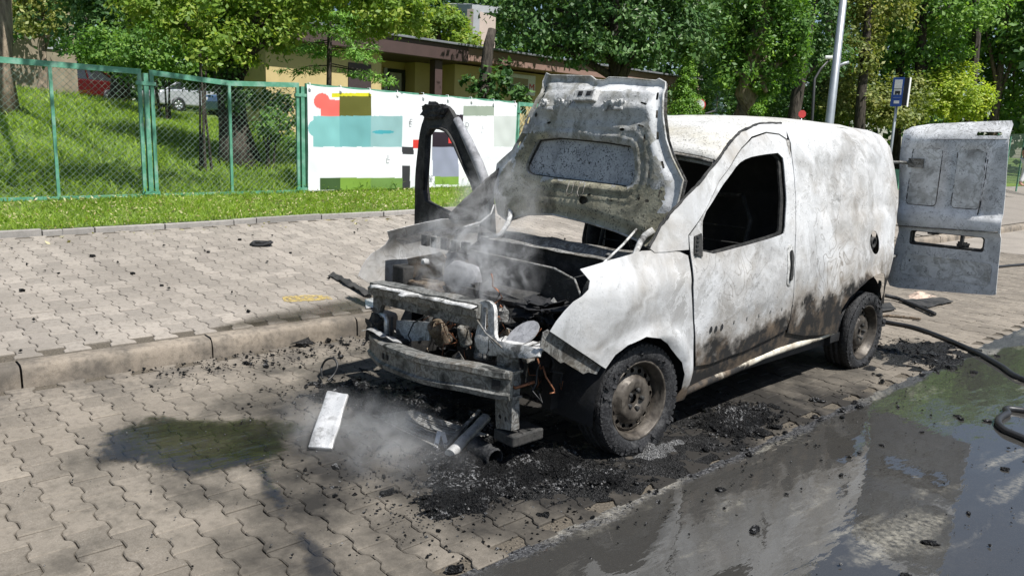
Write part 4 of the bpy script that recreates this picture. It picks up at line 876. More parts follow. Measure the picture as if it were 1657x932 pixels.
# ------------------------------------------------------------------ fence, banner, lawn
def XP(px, py, X):
    d = CF+CR*(px-828.5)/FPX-CU*(py-466)/FPX; return Vector(CAM+d*((X-CAM[0])/d[0]))
def paint_mat():
    t = NT('weathered_green_paint'); p = t.pos(); n = t.noise(7,5,.65,p).outputs[0]; f = t.noise(60,3,.6,p).outputs[0]
    c = t.ramp(n,[(.3,(.06,.20,.125)),(.5,(.09,.27,.175)),(.62,(.17,.34,.25)),(.74,(.26,.33,.27))]); c = t.mix(t.sm(f,.68,.74),c,(.20,.12,.07))
    return t.end(t.bsdf(c,.5,0,t.bump(f,.15,.004)))
M['green'] = paint_mat(); M['wiremesh'] = plain('green_wire', (.17,.235,.19), .5, .3, .3, 30)
fence = empty('chain_link_fence', (FX,0,.7)); tag(fence, 'green steel chain-link fence between the lawn strip and the grassy bank', 'fence')
def fpart(mb, name, mat, par): o = mb.build(name, mat, par); o.matrix_parent_inverse = par.matrix_world.inverted() if False else Matrix.Translation((-FX,0,-.7)) if par is fence else Matrix.Identity(4); return o
py_ = [-6.25,-4.1,-1.93,.24,2.44,4.60,6.75,8.9,11.05,13.2,15.4,17.6]
ZT = 2.34
for i, y in enumerate(py_):
    zb = bank_z(FX,y)-.05; mb = MB()
    mb.box((FX-.03,y-.028,zb-.3),(FX+.03,y+.028,ZT-.05)).box((FX-.012,y-.12,ZT-.20),(FX+.036,y+.12,ZT-.155)).box((FX-.012,y-.11,zb+.09),(FX+.036,y+.11,zb+.13))
    fpart(mb, 'post', M['green'], fence)
for k, (a, b) in enumerate(zip(py_[:-1], py_[1:])):
    a2, b2 = a+.055, b-.055; za, zb = bank_z(FX,a2)+.045, bank_z(FX,b2)+.045; mb = MB(); w = .022
    dip = -.035 if k == 3 else 0.0; mid = (a2+b2)/2
    def topz(y): return ZT+dip*(1-abs(y-mid)/(b2-mid))*1.6
    n = 8
    for j in range(n):
        y0,y1 = lerp(a2,b2,j/n),lerp(a2,b2,(j+1)/n); z0,z1 = topz(y0),topz(y1)
        mb.put([(FX-.02,y0,z0-.068),(FX+.02,y0,z0-.068),(FX+.02,y1,z1-.068),(FX-.02,y1,z1-.068),(FX-.02,y0,z0),(FX+.02,y0,z0),(FX+.02,y1,z1),(FX-.02,y1,z1)],[(3,2,1,0),(4,5,6,7),(1,2,6,5),(3,0,4,7)]+([(0,1,5,4)] if j==0 else [])+([(2,3,7,6)] if j==n-1 else []))
    mb.put([(FX-.02,a2,za-.04),(FX+.02,a2,za-.04),(FX+.02,b2,zb-.04),(FX-.02,b2,zb-.04),(FX-.02,a2,za),(FX+.02,a2,za),(FX+.02,b2,zb),(FX-.02,b2,zb)],[(3,2,1,0),(4,5,6,7),(0,1,5,4),(1,2,6,5),(2,3,7,6),(3,0,4,7)])
    mb.box((FX-.021,a2-.002,za),(FX+.021,a2+.042,ZT-.04)).box((FX-.021,b2-.042,zb),(FX+.021,b2+.002,ZT-.04)).box((FX-.015,mid-.018,(za+zb)/2),(FX+.019,mid+.018,ZT-.05+dip))
    pn = fpart(mb, 'panel_frame', M['green'], fence)
    mb = MB(); h = ZT-.03-max(za,zb)+.0; zl = max(za,zb)-.02; cell = .078; wd_ = b2-a2
    for sgn in (1,-1):
        c = -h if sgn > 0 else 0
        t0 = -h if sgn>0 else 0.0
        cc = t0
        while cc < (wd_ if sgn>0 else wd_+h):
            # line y = cc + s*(z) clipped to the panel
            P = []
            if sgn > 0: y0,z0,y1,z1 = cc,0,cc+h,h
            else: y0,z0,y1,z1 = cc,0,cc-h,h
            def clip(yA,zA,yB,zB):
                t_0,t_1 = 0,1; d_ = yB-yA
                for lim,sg in ((0,1),(wd_,-1)):
                    fa,fb = sg*(yA-lim), sg*(yB-lim)
                    if fa<0 and fb<0: return None
                    if fa<0: t_0 = max(t_0, fa/(fa-fb))
                    if fb<0: t_1 = min(t_1, fa/(fa-fb))
                if t_1-t_0 < .01: return None
                return (yA+d_*t_0,zA+(zB-zA)*t_0,yA+d_*t_1,zA+(zB-zA)*t_1)
            q = clip(y0,z0,y1,z1)
            if q:
                bow = .012*noise.noise((cc*3,k,sgn)); A_ = Vector((FX+.002*sgn,a2+q[0],zl+q[1])); B_ = Vector((FX+.002*sgn,a2+q[2],zl+q[3]))
                mb.tube([A_, A_.lerp(B_,.5)+Vector((bow*2,bow,0)), B_], .0021, 4, False)
            cc += cell
    mb.build('wire_mesh', M['wiremesh'], pn)

# printed banner tied to the fence
def banner_cols():
    Q = []
    def r(x0,y0,x1,y1,c,rx=0): Q.append((None,[ (p.y,p.z) for p in (XP(x0,y0,FX+.06),XP(x1,y0,FX+.06),XP(x1,y1,FX+.06),XP(x0,y1,FX+.06))],c))
    def e(cx,cy,rx,ry,c):
        Q.append((None,[(p.y,p.z) for p in [XP(cx+rx*math.cos(t),cy+ry*math.sin(t),FX+.06) for t in [k*math.pi/10 for k in range(20)]]],c))
    s = lambda a,b,c_: tuple(((v/255)**2.2)*.86 for v in (a,b,c_))
    e(521,164,13,13,s(255,115,105)); r(519,162,551,188,s(255,115,105)); r(537,151,601,158,s(222,216,50)); r(550,156,601,188,s(102,102,48))
    e(512,208,14,14,s(133,193,190)); r(507,188,550,238,s(133,193,190)); r(550,188,601,238,s(120,180,180)); r(600,188,651,238,s(150,190,190))
    e(620,214,18,3,s(80,170,180)); r(799,188,840,238,s(210,216,210)); r(750,172,800,188,s(160,172,155)); r(734,186,750,200,s(50,42,50))
    r(668,226,694,240,s(225,70,62)); r(700,214,735,238,s(50,40,48)); r(726,216,741,232,s(225,70,66)); r(700,238,742,286,s(150,155,172)); r(651,238,669,250,s(62,62,64)); r(650,268,663,309,s(62,62,64))
    r(518,288,551,308,s(70,95,55)); r(550,288,601,309,s(130,165,70)); r(600,288,651,309,s(117,150,80)); r(703,286,742,299,s(130,165,70))
    return Q
BY0, BY1 = 2.50, 6.72
ny, nz = 380, 150; Q = [(None,P,c,min(a for a,b in P),max(a for a,b in P),min(b for a,b in P),max(b for a,b in P)) for _,P,c in banner_cols()]; v = []; cols = []
for j in range(nz+1):
    for i in range(ny+1):
        y = lerp(BY0,BY1,i/ny); t = j/nz; sag = .018*abs(math.sin((y-BY0)*math.pi/.54))
        z = lerp(bank_z(FX,y)+.03, ZT-.015-sag, t)
        x = FX+.060+.018*noise.noise((y*2.2,z*1.6,2))+.008*noise.noise((y*6,z*4,3))+.02*noise.noise((y*.6,z*.8,5))+.006*math.sin(y*11.6)*t
        v.append((x,y,z)); c = (.80,.81,.82)
        for _,P,cc,ya,yb,zA,zB in Q:
            if ya <= y <= yb and zA <= z <= zB and inpoly(y,z,P): c = cc
        cols.append(c)
f = [(j*(ny+1)+i,j*(ny+1)+i+1,(j+1)*(ny+1)+i+1,(j+1)*(ny+1)+i) for j in range(nz) for i in range(ny)]
t = NT('banner_print'); at = t.n('Attribute', {'attribute_name':'print'}); cl = t.bsdf(at.outputs['Color'],.5,0,None,.3); tr = t.n('BsdfTranslucent'); t.set(tr,'Color',at.outputs['Color']); mx = t.n('MixShader'); mx.inputs[0].default_value=.12; t.set(mx,'i1',cl); t.set(mx,'i2',tr); M['banner'] = t.end(mx)
me = mesh_data('banner', v, f, M['banner'], True); ca = me.color_attributes.new('print','FLOAT_COLOR','POINT'); ca.data.foreach_set('color', np.array([(*c,1) for c in cols],np.float32).ravel())
ban = link('banner', me); tag(ban, 'white printed banner with colour blocks tied to the green fence', 'banner')
M['ink'] = plain('grey_ink', (.22,.23,.24), .6); M['tie'] = plain('white_tie', (.75,.75,.75), .5)
def text(body, loc, size, mat, rot, parent=None, name='lettering', ext=.001):
    cu = bpy.data.curves.new(name,'FONT'); cu.body = body; cu.size = size; cu.extrude = ext; cu.align_x = 'CENTER'; cu.align_y = 'CENTER'
    o = bpy.data.objects.new(name, cu); COL.objects.link(o); bpy.context.view_layer.update(); dg = bpy.context.evaluated_depsgraph_get()
    me = bpy.data.meshes.new_from_object(o.evaluated_get(dg)); bpy.data.objects.remove(o); me.materials.clear(); me.materials.append(mat)
    o = link(name, me, parent, loc); o.rotation_euler = rot; return o
for ch,px,py,s in (('E',665,198,.13),('L',629,256,.12),('D',756,203,.12),('L',782,207,.10),('ing',695,286,.12)):
    q = XP(px,py,FX+.09); text(ch, q, s, M['ink'], (math.pi/2,0,math.pi/2), ban)
for i in range(9):
    y = lerp(BY0+.04,BY1-.04,i/8); MB().lathe([(.008,-.006),(.022,-.006),(.022,.006),(.008,.006)],10,Matrix.Translation((FX+.075,y,ZT-.06)) @ Matrix.Rotation(math.pi/2,4,'Y'),True).tube([(FX+.08,y,ZT-.06),(FX+.05,y+.005,ZT+.012),(FX-.02,y+.005,ZT+.012)],.005,5).build('eyelet_tie', M['tie'], ban)

# grass
def leafmat(name, cols, trans=.35, rough=.55, tcol=1.5):
    t = NT(name); at = t.n('Attribute', {'attribute_name':'rnd'}).outputs['Fac']; c = t.ramp(at, cols)
    b = t.bsdf(c, rough, 0, None, .35); tc = t.mix(1.0, c, (tcol,tcol*1.05,tcol*.5), 'MULTIPLY'); tr = t.n('BsdfTranslucent'); t.set(tr,'Color',tc)
    mx = t.n('MixShader'); mx.inputs[0].default_value = trans; t.set(mx,'i1',b); t.set(mx,'i2',tr); return t.end(mx)
M['grass'] = leafmat('lawn_blades', [(0,(.13,.20,.022)),(.4,(.22,.33,.04)),(.75,(.33,.44,.085)),(.92,(.42,.47,.15)),(1,(.52,.46,.26))], .5)
def blades(name, n, xr, yr, h, wd, zf, mat, dens=None, lean=.5):
    x = RNG.uniform(*xr, n); y = RNG.uniform(*yr, n)
    if dens is not None:
        k = np.array([dens(a,b) for a,b in zip(x,y)]) > RNG.random(n); x, y = x[k], y[k]; n = len(x)
    z = np.array([zf(a,b) for a,b in zip(x,y)]); hh = h*RNG.uniform(.45,1.25,n)*np.array([.75+.6*noise.noise((a*1.1,b*1.1,3)) for a,b in zip(x,y)]); hh = np.maximum(hh,.02)
    th = RNG.uniform(0,6.283,n); la = RNG.uniform(0,6.283,n); ll = hh*RNG.uniform(.1,lean*1.6,n); w = wd*RNG.uniform(.6,1.4,n)
    bx, by = np.cos(th)*w, np.sin(th)*w; tx, ty = np.cos(la)*ll, np.sin(la)*ll
    V = np.zeros((n,5,3)); V[:,0]=np.c_[x-bx,y-by,z-.01]; V[:,1]=np.c_[x+bx,y+by,z-.01]; V[:,2]=np.c_[x+bx*.8+tx*.35,y+by*.8+ty*.35,z+hh*.6]; V[:,3]=np.c_[x-bx*.8+tx*.35,y-by*.8+ty*.35,z+hh*.6]; V[:,4]=np.c_[x+tx,y+ty,z+hh]
    i = np.arange(n)*5; F = np.concatenate([np.c_[i,i+1,i+2],np.c_[i,i+2,i+3],np.c_[i+3,i+2,i+4]])
    big = np.array([noise.noise((a*.8,b*.8,8)) for a,b in zip(x,y)]); r = np.clip(RNG.beta(2,3,n)+big*.25,0,1)
    o = link(name, np_mesh(name, V.reshape(-1,3), F, mat, np.repeat(r,5))); return o
o = blades('lawn_strip_grass', 34000, (FX-.1,FK-.07), (-3,13), .095, .0055, bank_z, M['grass'], lambda a,b: .35 if b > 7 else 1.0, 1.4); tag(o, 'short mown grass between the edging and the fence', 'grass', kind='stuff')
o = blades('bank_grass', 62000, (-16,FX), (-3.5,9.5), .17, .010, bank_z, M['grass'], lambda a,b: max(.28,1.0-.08*(FX-a)), 1.5); tag(o, 'longer grass on the bank behind the fence', 'grass', kind='stuff')
# dry clippings on the strip
CLIP = M['clip'] = leafmat('dry_leaf', [(0,(.30,.24,.11)),(.5,(.38,.36,.16)),(1,(.48,.43,.26))], .2)

def litter(name, n, xr, yr, size, mat, zf, lift=.05):
    x = RNG.uniform(*xr,n); y = RNG.uniform(*yr,n); z = np.array([zf(a,b) for a,b in zip(x,y)])+RNG.uniform(.2,1,n)*lift; P = np.c_[x,y,z]
    N = RNG.normal(size=(n,3))*.5+np.array([0,0,1]); N /= np.linalg.norm(N,axis=1)[:,None]; T = RNG.normal(size=(n,3)); T -= (T*N).sum(1)[:,None]*N; T /= np.linalg.norm(T,axis=1)[:,None]; B = np.cross(N,T); s_ = (size*RNG.uniform(.5,1.5,n))[:,None]
    V = np.stack([P-T*s_,P+B*s_*.4,P+T*s_,P-B*s_*.4],1); return link(name, np_mesh(name, V.reshape(-1,3), np.arange(n*4).reshape(-1,4), mat, np.repeat(RNG.random(n),4)))
tag(litter('grass_clippings', 5200, (FX,FK-.05), (-3,12), .022, CLIP, bank_z, .07), 'dry clippings lying on the mown strip', 'clippings', kind='stuff')
tag(litter('fallen_leaves', 90, (FK,FK+.5), (-3,8), .03, CLIP, side_z, .012), 'fallen leaves along the lawn edging', 'leaves', kind='stuff')
# ------------------------------------------------------------------ trees and shrubs
def bark(name, a, b, sc=9):
    t = NT(name); p = t.pos(); st = t.n('VectorMath', {'operation':'MULTIPLY'}); t.set(st,'i0',p); st.inputs[1].default_value = (1,1,.22)
    n = t.noise(sc*1.6,6,.65,st.outputs[0]).outputs[0]; return t.end(t.bsdf(t.mix(t.sm(n,.35,.68),a,b),.9,0,t.bump(n,.9,.04),.2))
M['bark'] = bark('rough_bark',(.055,.042,.032),(.20,.155,.115)); M['bark2'] = bark('pale_bark',(.11,.085,.06),(.33,.265,.195)); M['bark3'] = bark('dark_bark',(.02,.017,.014),(.09,.075,.06))
LM = {}
LM['mid'] = leafmat('mid_green_leaf', [(0,(0.042,0.104,0.018)),(.5,(0.104,0.217,0.034)),(1,(0.246,0.377,0.066))])
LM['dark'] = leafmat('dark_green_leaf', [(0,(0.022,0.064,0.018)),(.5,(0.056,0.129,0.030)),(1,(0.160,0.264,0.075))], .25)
LM['lime'] = leafmat('lime_leaf', [(0,(0.081,0.147,0.023)),(.5,(0.176,0.279,0.037)),(1,(0.353,0.390,0.073))], .4)
LM['yellow'] = leafmat('yellow_green_leaf', [(0,(0.145,0.217,0.022)),(.5,(0.319,0.420,0.043)),(1,(0.500,0.500,0.087))], .4)
LM['olive'] = leafmat('olive_leaf', [(0,(0.085,0.122,0.029)),(.5,(0.189,0.226,0.056)),(1,(0.377,0.358,0.113))], .3)
LM['silver'] = leafmat('pale_backed_leaf', [(0,(0.026,0.072,0.018)),(.6,(0.075,0.160,0.038)),(.88,(0.170,0.264,0.094)),(1,(0.500,0.500,0.415))], .22)
LM['conifer'] = leafmat('conifer_needles', [(0,(0.066,0.160,0.029)),(.5,(0.160,0.320,0.056)),(1,(0.302,0.490,0.094))], .25)
LM['thuja'] = leafmat('thuja_spray', [(0,(0.043,0.109,0.012)),(.5,(0.116,0.246,0.022)),(1,(0.246,0.392,0.043))], .2)
LM['blue'] = leafmat('blue_needles', [(0,(0.072,0.131,0.109)),(1,(0.246,0.348,0.319))], .1)
def leaf_cloud(name, clumps, n, size, mat, parent=None, sub=26, spread=.34, shell=(.45,1.0), asp=.55, up=.6, attr_shift=0.0, droop=0.0):
    """many separate leaves gathered in sprays over the given ellipsoids (cx,cy,cz,rx,ry,rz)"""
    C = np.array(clumps, float); wt = (C[:,3]*C[:,5]); wt = wt/wt.sum(); pos=[]; outw=[]; rr=[]
    cnt = RNG.multinomial(n, wt)
    for c, m_ in zip(C, cnt):
        if m_ < 4: continue
        d = RNG.normal(size=(sub,3)); d /= np.linalg.norm(d,axis=1)[:,None]; rad = RNG.uniform(*shell, sub)**.7
        sc_ = d*rad[:,None]; sz = spread*RNG.uniform(.55,1.35,sub); tone = RNG.random(sub)
        k = RNG.integers(0,sub,m_); off = RNG.normal(size=(m_,3))*.55*sz[k][:,None]; q = sc_[k]+off
        pos.append(c[:3]+q*c[3:6]); o_ = q*c[3:6]+off*c[3:6]; outw.append(o_/(np.linalg.norm(o_,axis=1)[:,None]+1e-6)); rr.append(np.clip(.45*tone[k]+.55*RNG.random(m_)+attr_shift,0,1))
    P = np.concatenate(pos); O = np.concatenate(outw); A = np.concatenate(rr); m_ = len(P)
    N = O*.75+RNG.normal(size=(m_,3))*.55+np.array([0,0,up]); N /= np.linalg.norm(N,axis=1)[:,None]
    T = RNG.normal(size=(m_,3))+np.array([0,0,-droop]); T -= (T*N).sum(1)[:,None]*N; T /= np.linalg.norm(T,axis=1)[:,None]; B = np.cross(N,T)
    s = size*RNG.uniform(.45,1.5,m_)
    V = np.zeros((m_,4,3)); V[:,0]=P-T*s[:,None]*.5; V[:,1]=P+B*(s*asp*.5)[:,None]-N*(s*.06)[:,None]; V[:,2]=P+T*s[:,None]*.5; V[:,3]=P-B*(s*asp*.5)[:,None]-N*(s*.06)[:,None]
    F = np.arange(m_*4).reshape(-1,4); me = np_mesh(name, V.reshape(-1,3), F, mat, np.repeat(A,4))
    return link(name, me, parent)
def CL(px, py, d, rx, ry, rz=None):
    p = W(px,py,d); k = d/FPX; return (p.x,p.y,p.z,rx*k,(rz if rz else rx)*k,ry*k)
def limb_mesh(pts, rad, n=10, seed=0, amp=.12):
    mb = MB(); mb.tube(pts, rad, n)
    for i, p in enumerate(mb.v): mb.v[i] = p+Vector((noise.noise(p*3+Vector((seed,0,0))),noise.noise(p*3+Vector((0,seed,5))),0))*amp*rad[0]
    return mb
def trunk(parent, base, top, r0, r1, mat, seed=0, limbs=(), flare=1.5):
    base, top = Vector(base), Vector(top); pts=[]; rad=[]
    for i in range(9):
        t = i/8; q = base.lerp(top,t)+Vector((noise.noise((t*2,seed,0)),noise.noise((t*2,seed,9)),0))*r0*1.0*(t*(1-t)*3); pts.append(q); rad.append(lerp(r0,r1,t)*(1+(flare-1)*max(0,1-t*6)))
    mb = limb_mesh(pts, rad, 12, seed); R = random.Random(seed)
    for (t, dx, dy, dz, r) in limbs:
        a = base.lerp(top,t); b = a+Vector((dx,dy,dz)); mid = a.lerp(b,.5)+Vector((R.uniform(-.2,.2),R.uniform(-.2,.2),.15*abs(dz)))
        mb.tube([a,mid,b],[r,r*.7,r*.3],7)
    o = mb.build('trunk', mat, parent, True); return o
def ground_under(px, py, d, X=None):
    p = W(px,py,d); return Vector((p.x,p.y,gz(p.x,p.y)-.1))
def tree(name, label, cat, px, d, trunk_r, clumps, n, leaf, lm, bk='bark', top=None, group=None, limbs=None, base_py=200, **kw):
    b = ground_under(px, base_py, d); root = empty(name, b); inv = Matrix.Translation(-b)
    tag(root, label, cat, group); cl = clumps; cc = np.array(cl)
    tp = Vector(top) if top else Vector((np.mean(cc[:,0]),np.mean(cc[:,1]),np.max(cc[:,2])))
    if limbs is None:
        limbs = []; R = random.Random(int(px))
        for c in cl[:7]:
            t = R.uniform(.35,.75); a = b.lerp(tp,t); limbs.append((t,c[0]-a.x,c[1]-a.y,c[2]-a.z,trunk_r*.45))
    tr_ = trunk(root, b, tp, trunk_r, trunk_r*.45, M[bk], int(px), limbs); tr_.matrix_parent_inverse = inv
    cr = leaf_cloud('crown', cl, n, leaf, LM[lm], root, **kw); cr.matrix_parent_inverse = inv
    return root
def shrub(name, label, cat, clumps, n, leaf, lm, group=None, **kw):
    c = np.array(clumps); b = Vector((c[0,0],c[0,1],gz(c[0,0],c[0,1]))); root = empty(name, b); tag(root, label, cat, group); inv = Matrix.Translation(-b)
    o = leaf_cloud('foliage', clumps, n, leaf, LM[lm], root, **kw); o.matrix_parent_inverse = inv
    mb = MB(); R = random.Random(int(c[0,0]*10))
    for k in range(5): mb.tube([b+Vector((R.uniform(-.1,.1),R.uniform(-.1,.1),-.05)), Vector((c[0,0]+R.uniform(-.5,.5)*c[0,3],c[0,1]+R.uniform(-.5,.5)*c[0,4],c[0,2]+R.uniform(-.1,.6)*c[0,5]))],[.025,.008],5)
    o = mb.build('stems', M['bark3'], root); o.matrix_parent_inverse = inv
    return root
# big tree at the picture's edge, crown clumps placed out of view to shade the bank
tree('tree', 'thick pale-barked trunk at the edge of the bank behind the fence', 'tree', -8, 13.2, .23, [(-5.9,-2.2,7.0,1.0,1.3,.6),(-5.6,-.6,6.9,1.0,1.2,.6),(-5.2,.9,6.8,.8,.9,.5),(-13.5,-2.5,9.0,2.5,2.5,1.5),(-15.2,1.8,9.2,2.2,2.2,1.3)], 7750, 0.160, 'mid', 'bark2', top=W(0,-420,13.2), sub=22, base_py=125)
tree('tree', 'small tree with yellowing crown in front of the stone house', 'tree', 64, 21, .13, [CL(62,22,21,42,34),CL(30,-10,21,40,40),CL(90,-15,21,45,40)], 4030, 0.136, 'olive', 'bark2', top=W(72,20,21), base_py=110)
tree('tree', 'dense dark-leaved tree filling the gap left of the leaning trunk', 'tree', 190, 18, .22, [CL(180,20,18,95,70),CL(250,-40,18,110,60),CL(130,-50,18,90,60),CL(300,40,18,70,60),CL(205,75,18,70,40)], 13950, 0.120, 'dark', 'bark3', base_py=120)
shrub('shrub', 'bushy green shrub behind the top rail of the fence', 'shrub', [CL(262,80,15.5,62,44),CL(225,95,15.5,50,36),CL(165,80,16,50,35),CL(300,60,16,40,38)], 10075, 0.080, 'mid')
tree('tree', 'big leaning ivy-clad maple with a flared dark trunk behind the fence', 'tree', 388, 12.6, .27, [CL(330,0,12.6,75,62),CL(420,20,12.3,85,60),CL(250,10,12.4,70,50),CL(385,70,12.1,55,35),CL(480,-20,12.4,90,60),CL(460,50,12.2,40,35),CL(300,40,12.0,45,30),CL(640,5,12.2,62,46),CL(560,-35,12.2,80,40),CL(672,28,12.2,26,30),CL(600,40,12.2,40,28)], 23250, 0.084, 'lime', 'bark3', top=W(345,-40,12.6), base_py=205, sub=30)
ivyb = W(372,120,12.4)
shrub('ivy', 'ivy clinging to the leaning maple trunk', 'ivy', [CL(372,100,12.3,22,50),CL(385,150,12.3,22,30),CL(358,60,12.3,22,40)], 2325, 0.064, 'dark')
shrub('sapling', 'young maple sapling in front of the leaning trunk', 'sapling', [CL(328,90,11.6,22,14),CL(318,75,11.6,14,12),CL(340,105,11.6,14,10)], 403, 0.088, 'lime')
shrub('shrub', 'low leafy shrub beside the leaning trunk behind the fence', 'shrub', [CL(435,205,12.54,26,28),CL(460,180,12.76,34,30),CL(420,160,12.98,20,18),CL(480,235,12.32,18,22)], 2635, 0.075, 'mid')
# soft young fir with drooping sprays
fb = ground_under(530,140,14.2); fir = empty('fir_tree', fb); tag(fir, 'slender young fir with soft drooping sprays behind the banner', 'tree'); inv = Matrix.Translation(-fb)
ft = W(536,-120,14.2); o = limb_mesh([fb, fb.lerp(ft,.5), ft],[.055,.045,.03],8).build('trunk', M['bark3'], fir, True); o.matrix_parent_inverse = inv
cl=[]; mbb = MB(); R = random.Random(4)
for k in range(34):
    t = R.uniform(.40,1.0); a = fb.lerp(ft,t); ang = R.uniform(0,6.28); ln = R.uniform(.55,1.3); q = a+Vector((math.cos(ang)*ln,math.sin(ang)*ln,-.22*ln))
    mbb.tube([a,a.lerp(q,.5)+Vector((0,0,.06)),q],[.012,.009,.004],5)
    for j in (.45,.7,.95): p = a.lerp(q,j); cl.append((p.x,p.y,p.z,.28,.28,.08))
o = mbb.build('branches', M['bark3'], fir); o.matrix_parent_inverse = inv
o = leaf_cloud('needles', cl, 9000, .10, LM['conifer'], fir, sub=8, asp=.22, up=.9, spread=.5, droop=.5); o.matrix_parent_inverse = inv
tree('tree', 'light green tree rising behind the flat-roofed building', 'tree', 745, 31, .2, [CL(728,42,31,34,30),CL(688,48,31,36,26),CL(758,72,30,30,20),CL(650,60,31,40,30)], 8060, 0.176, 'lime', 'bark3', base_py=140)
tree('tree', 'broad dark lime tree with pale-backed leaves over the building roof', 'tree', 1010, 19.80, 0.255, [CL(900,15,19.80,100,62),CL(990,40,19.42,80,58),CL(860,60,19.42,52,34),CL(1060,30,19.42,85,58),CL(940,75,19.03,55,32),CL(1030,85,19.16,48,26),CL(842,22,19.42,32,34),CL(960,-60,19.80,150,60),CL(1110,60,19.80,60,48),CL(1120,-20,19.80,80,60)], 24800, 0.128, 'silver', 'bark3', base_py=190, sub=32, droop=.8)
# cut-off trunk with suckers
sb = ground_under(782,165,16.6); stump = empty('dead_tree', sb); tag(stump, 'topped dead trunk with leafy suckers behind the banner', 'tree'); inv = Matrix.Translation(-sb)
o = limb_mesh([sb, W(780,165,16.6), W(786,110,16.6), W(790,75,16.6), W(797,48,16.6)],[.15,.14,.13,.11,.09],12,3,.2).build('trunk', M['bark3'], stump, True); o.matrix_parent_inverse = inv
o = leaf_cloud('suckers', [CL(800,140,16.5,24,26),CL(765,135,16.5,20,16),CL(815,118,16.5,14,18),CL(830,150,16.5,30,12),CL(790,155,16.4,26,10),CL(845,165,16.5,18,14)], 900, .135, LM['dark'], stump, sub=10); o.matrix_parent_inverse = inv
# clipped evergreen column
tb = ground_under(1108,190,19.3); th_ = empty('thuja', tb); tag(th_, 'narrow pointed thuja behind the van roof', 'thuja'); inv = Matrix.Translation(-tb)
cl = [CL(1110+lerp(0,4,k/9),190-13.5*k,19.3,lerp(27,5,(k/9)**.8),12) for k in range(10)]
o = leaf_cloud('foliage', cl, 15000, .06, LM['thuja'], th_, sub=26, asp=.4, up=.9, spread=.4, droop=-1.5, shell=(.6,1.0)); o.matrix_parent_inverse = inv
p = W(1112,110,19.3); o = MB().tube([tb, tb.lerp(p,.6)],[.06,.03],6).build('trunk', M['bark'], th_); o.matrix_parent_inverse = inv
shrub('shrub', 'dark shrub at the foot of the narrow thuja', 'shrub', [CL(1092,168,22.50,22,24),CL(1150,120,25.91,40,60),CL(1140,70,25.91,40,50)], 4030, 0.109, 'dark')
tree('tree', 'ivy-covered tree with a bare pale foot behind the van', 'tree', 1198, 23.50, 0.431, [CL(1210,60,22.98,46,48),CL(1190,120,22.98,38,34),CL(1240,90,22.85,42,56),CL(1270,40,22.85,48,66),CL(1225,0,22.98,56,54),CL(1290,90,22.85,20,44),CL(1240,150,22.85,22,22),CL(1170,40,23.24,40,56),CL(1250,-60,22.98,85,60)], 20925, 0.130, 'mid', 'bark2', base_py=185, sub=30)
tree('tree', 'shaded tree with a dark stem between the ivy and the lamp post', 'tree', 1282, 27.00, 0.258, [CL(1310,20,27.00,55,70),CL(1330,90,27.59,45,40),CL(1280,90,27.00,30,40),CL(1330,-60,27.00,80,60)], 8060, 0.160, 'dark', 'bark3', base_py=190)
tree('tree', 'yellowish loose-leaved tree beside the lamp post', 'tree', 1400, 29.00, 0.211, [CL(1395,50,29.00,50,50),CL(1385,95,29.00,36,30),CL(1420,0,29.00,60,50),CL(1390,-70,29.00,80,55)], 8060, 0.158, 'olive', 'bark3', base_py=190)
tree('tree', 'tall green tree in the middle of the far wood', 'tree', 1480, 33.00, 0.264, [CL(1480,50,33.00,80,62),CL(1540,10,33.00,80,60),CL(1450,10,33.00,60,60),CL(1520,90,33.00,50,36),CL(1500,-70,33.00,120,60)], 12400, 0.190, 'mid', 'bark3', base_py=190)
tree('tree', 'tree with a slim leaning trunk at the edge by the bus stop', 'tree', 1612, 39.00, 0.240, [CL(1625,40,39.00,60,60),CL(1660,100,39.00,48,60),CL(1590,0,39.00,60,50),CL(1640,160,39.60,36,36),CL(1690,20,39.00,60,80),CL(1600,80,39.60,24,40),CL(1640,-60,39.00,90,50)], 10850, 0.224, 'mid', 'bark', top=W(1636,-40,39.00), base_py=195, sub=30)
shrub('shrub', 'rounded yellow-green shrub beside the bus stop sign', 'shrub', [CL(1520,150,33.00,40,38),CL(1560,160,32.82,42,36),CL(1500,175,32.82,34,26),CL(1545,125,33.00,34,26),CL(1585,175,32.82,22,24)], 13950, 0.135, 'yellow', up=.9)
shrub('hedge', 'tall loose hedge with browning leaves behind the lamp post', 'hedge', [CL(1385,150,30.50,50,34),CL(1420,170,29.89,44,30),CL(1350,175,30.50,40,30),CL(1465,160,29.89,40,40),CL(1440,185,29.58,50,20),CL(1335,150,30.96,36,28)], 17050, 0.134, 'olive')
shrub('shrub', 'small clipped round bush behind the van roof', 'shrub', [CL(1224,182,22.00,15,11),CL(1226,178,22.00,12,9)], 1395, 0.057, 'thuja', up=.9)
sp_b = ground_under(1163,190,23); spr = empty('spruce', sp_b); tag(spr, 'tiny blue spruce beside the speed sign', 'spruce'); inv = Matrix.Translation(-sp_b)
o = leaf_cloud('needles', [CL(1163,188-9*k,23,lerp(15,3,k/5),4) for k in range(6)], 900, .08, LM['blue'], spr, sub=10, asp=.25); o.matrix_parent_inverse = inv
o = MB().tube([sp_b, W(1161,150,23)],[.03,.012],6).build('trunk', M['bark'], spr); o.matrix_parent_inverse = inv
tag(leaf_cloud('undergrowth', [CL(1135+34*k, 165+8*math.sin(k*2.1), 27+k*.8, 34, 34) for k in range(10)]+[CL(1150+60*k,110,30+k,45,40) for k in range(4)], 16000, .15, LM['dark'], sub=14, spread=.45), 'dark leafy undergrowth behind the van roof', 'undergrowth', kind='stuff')
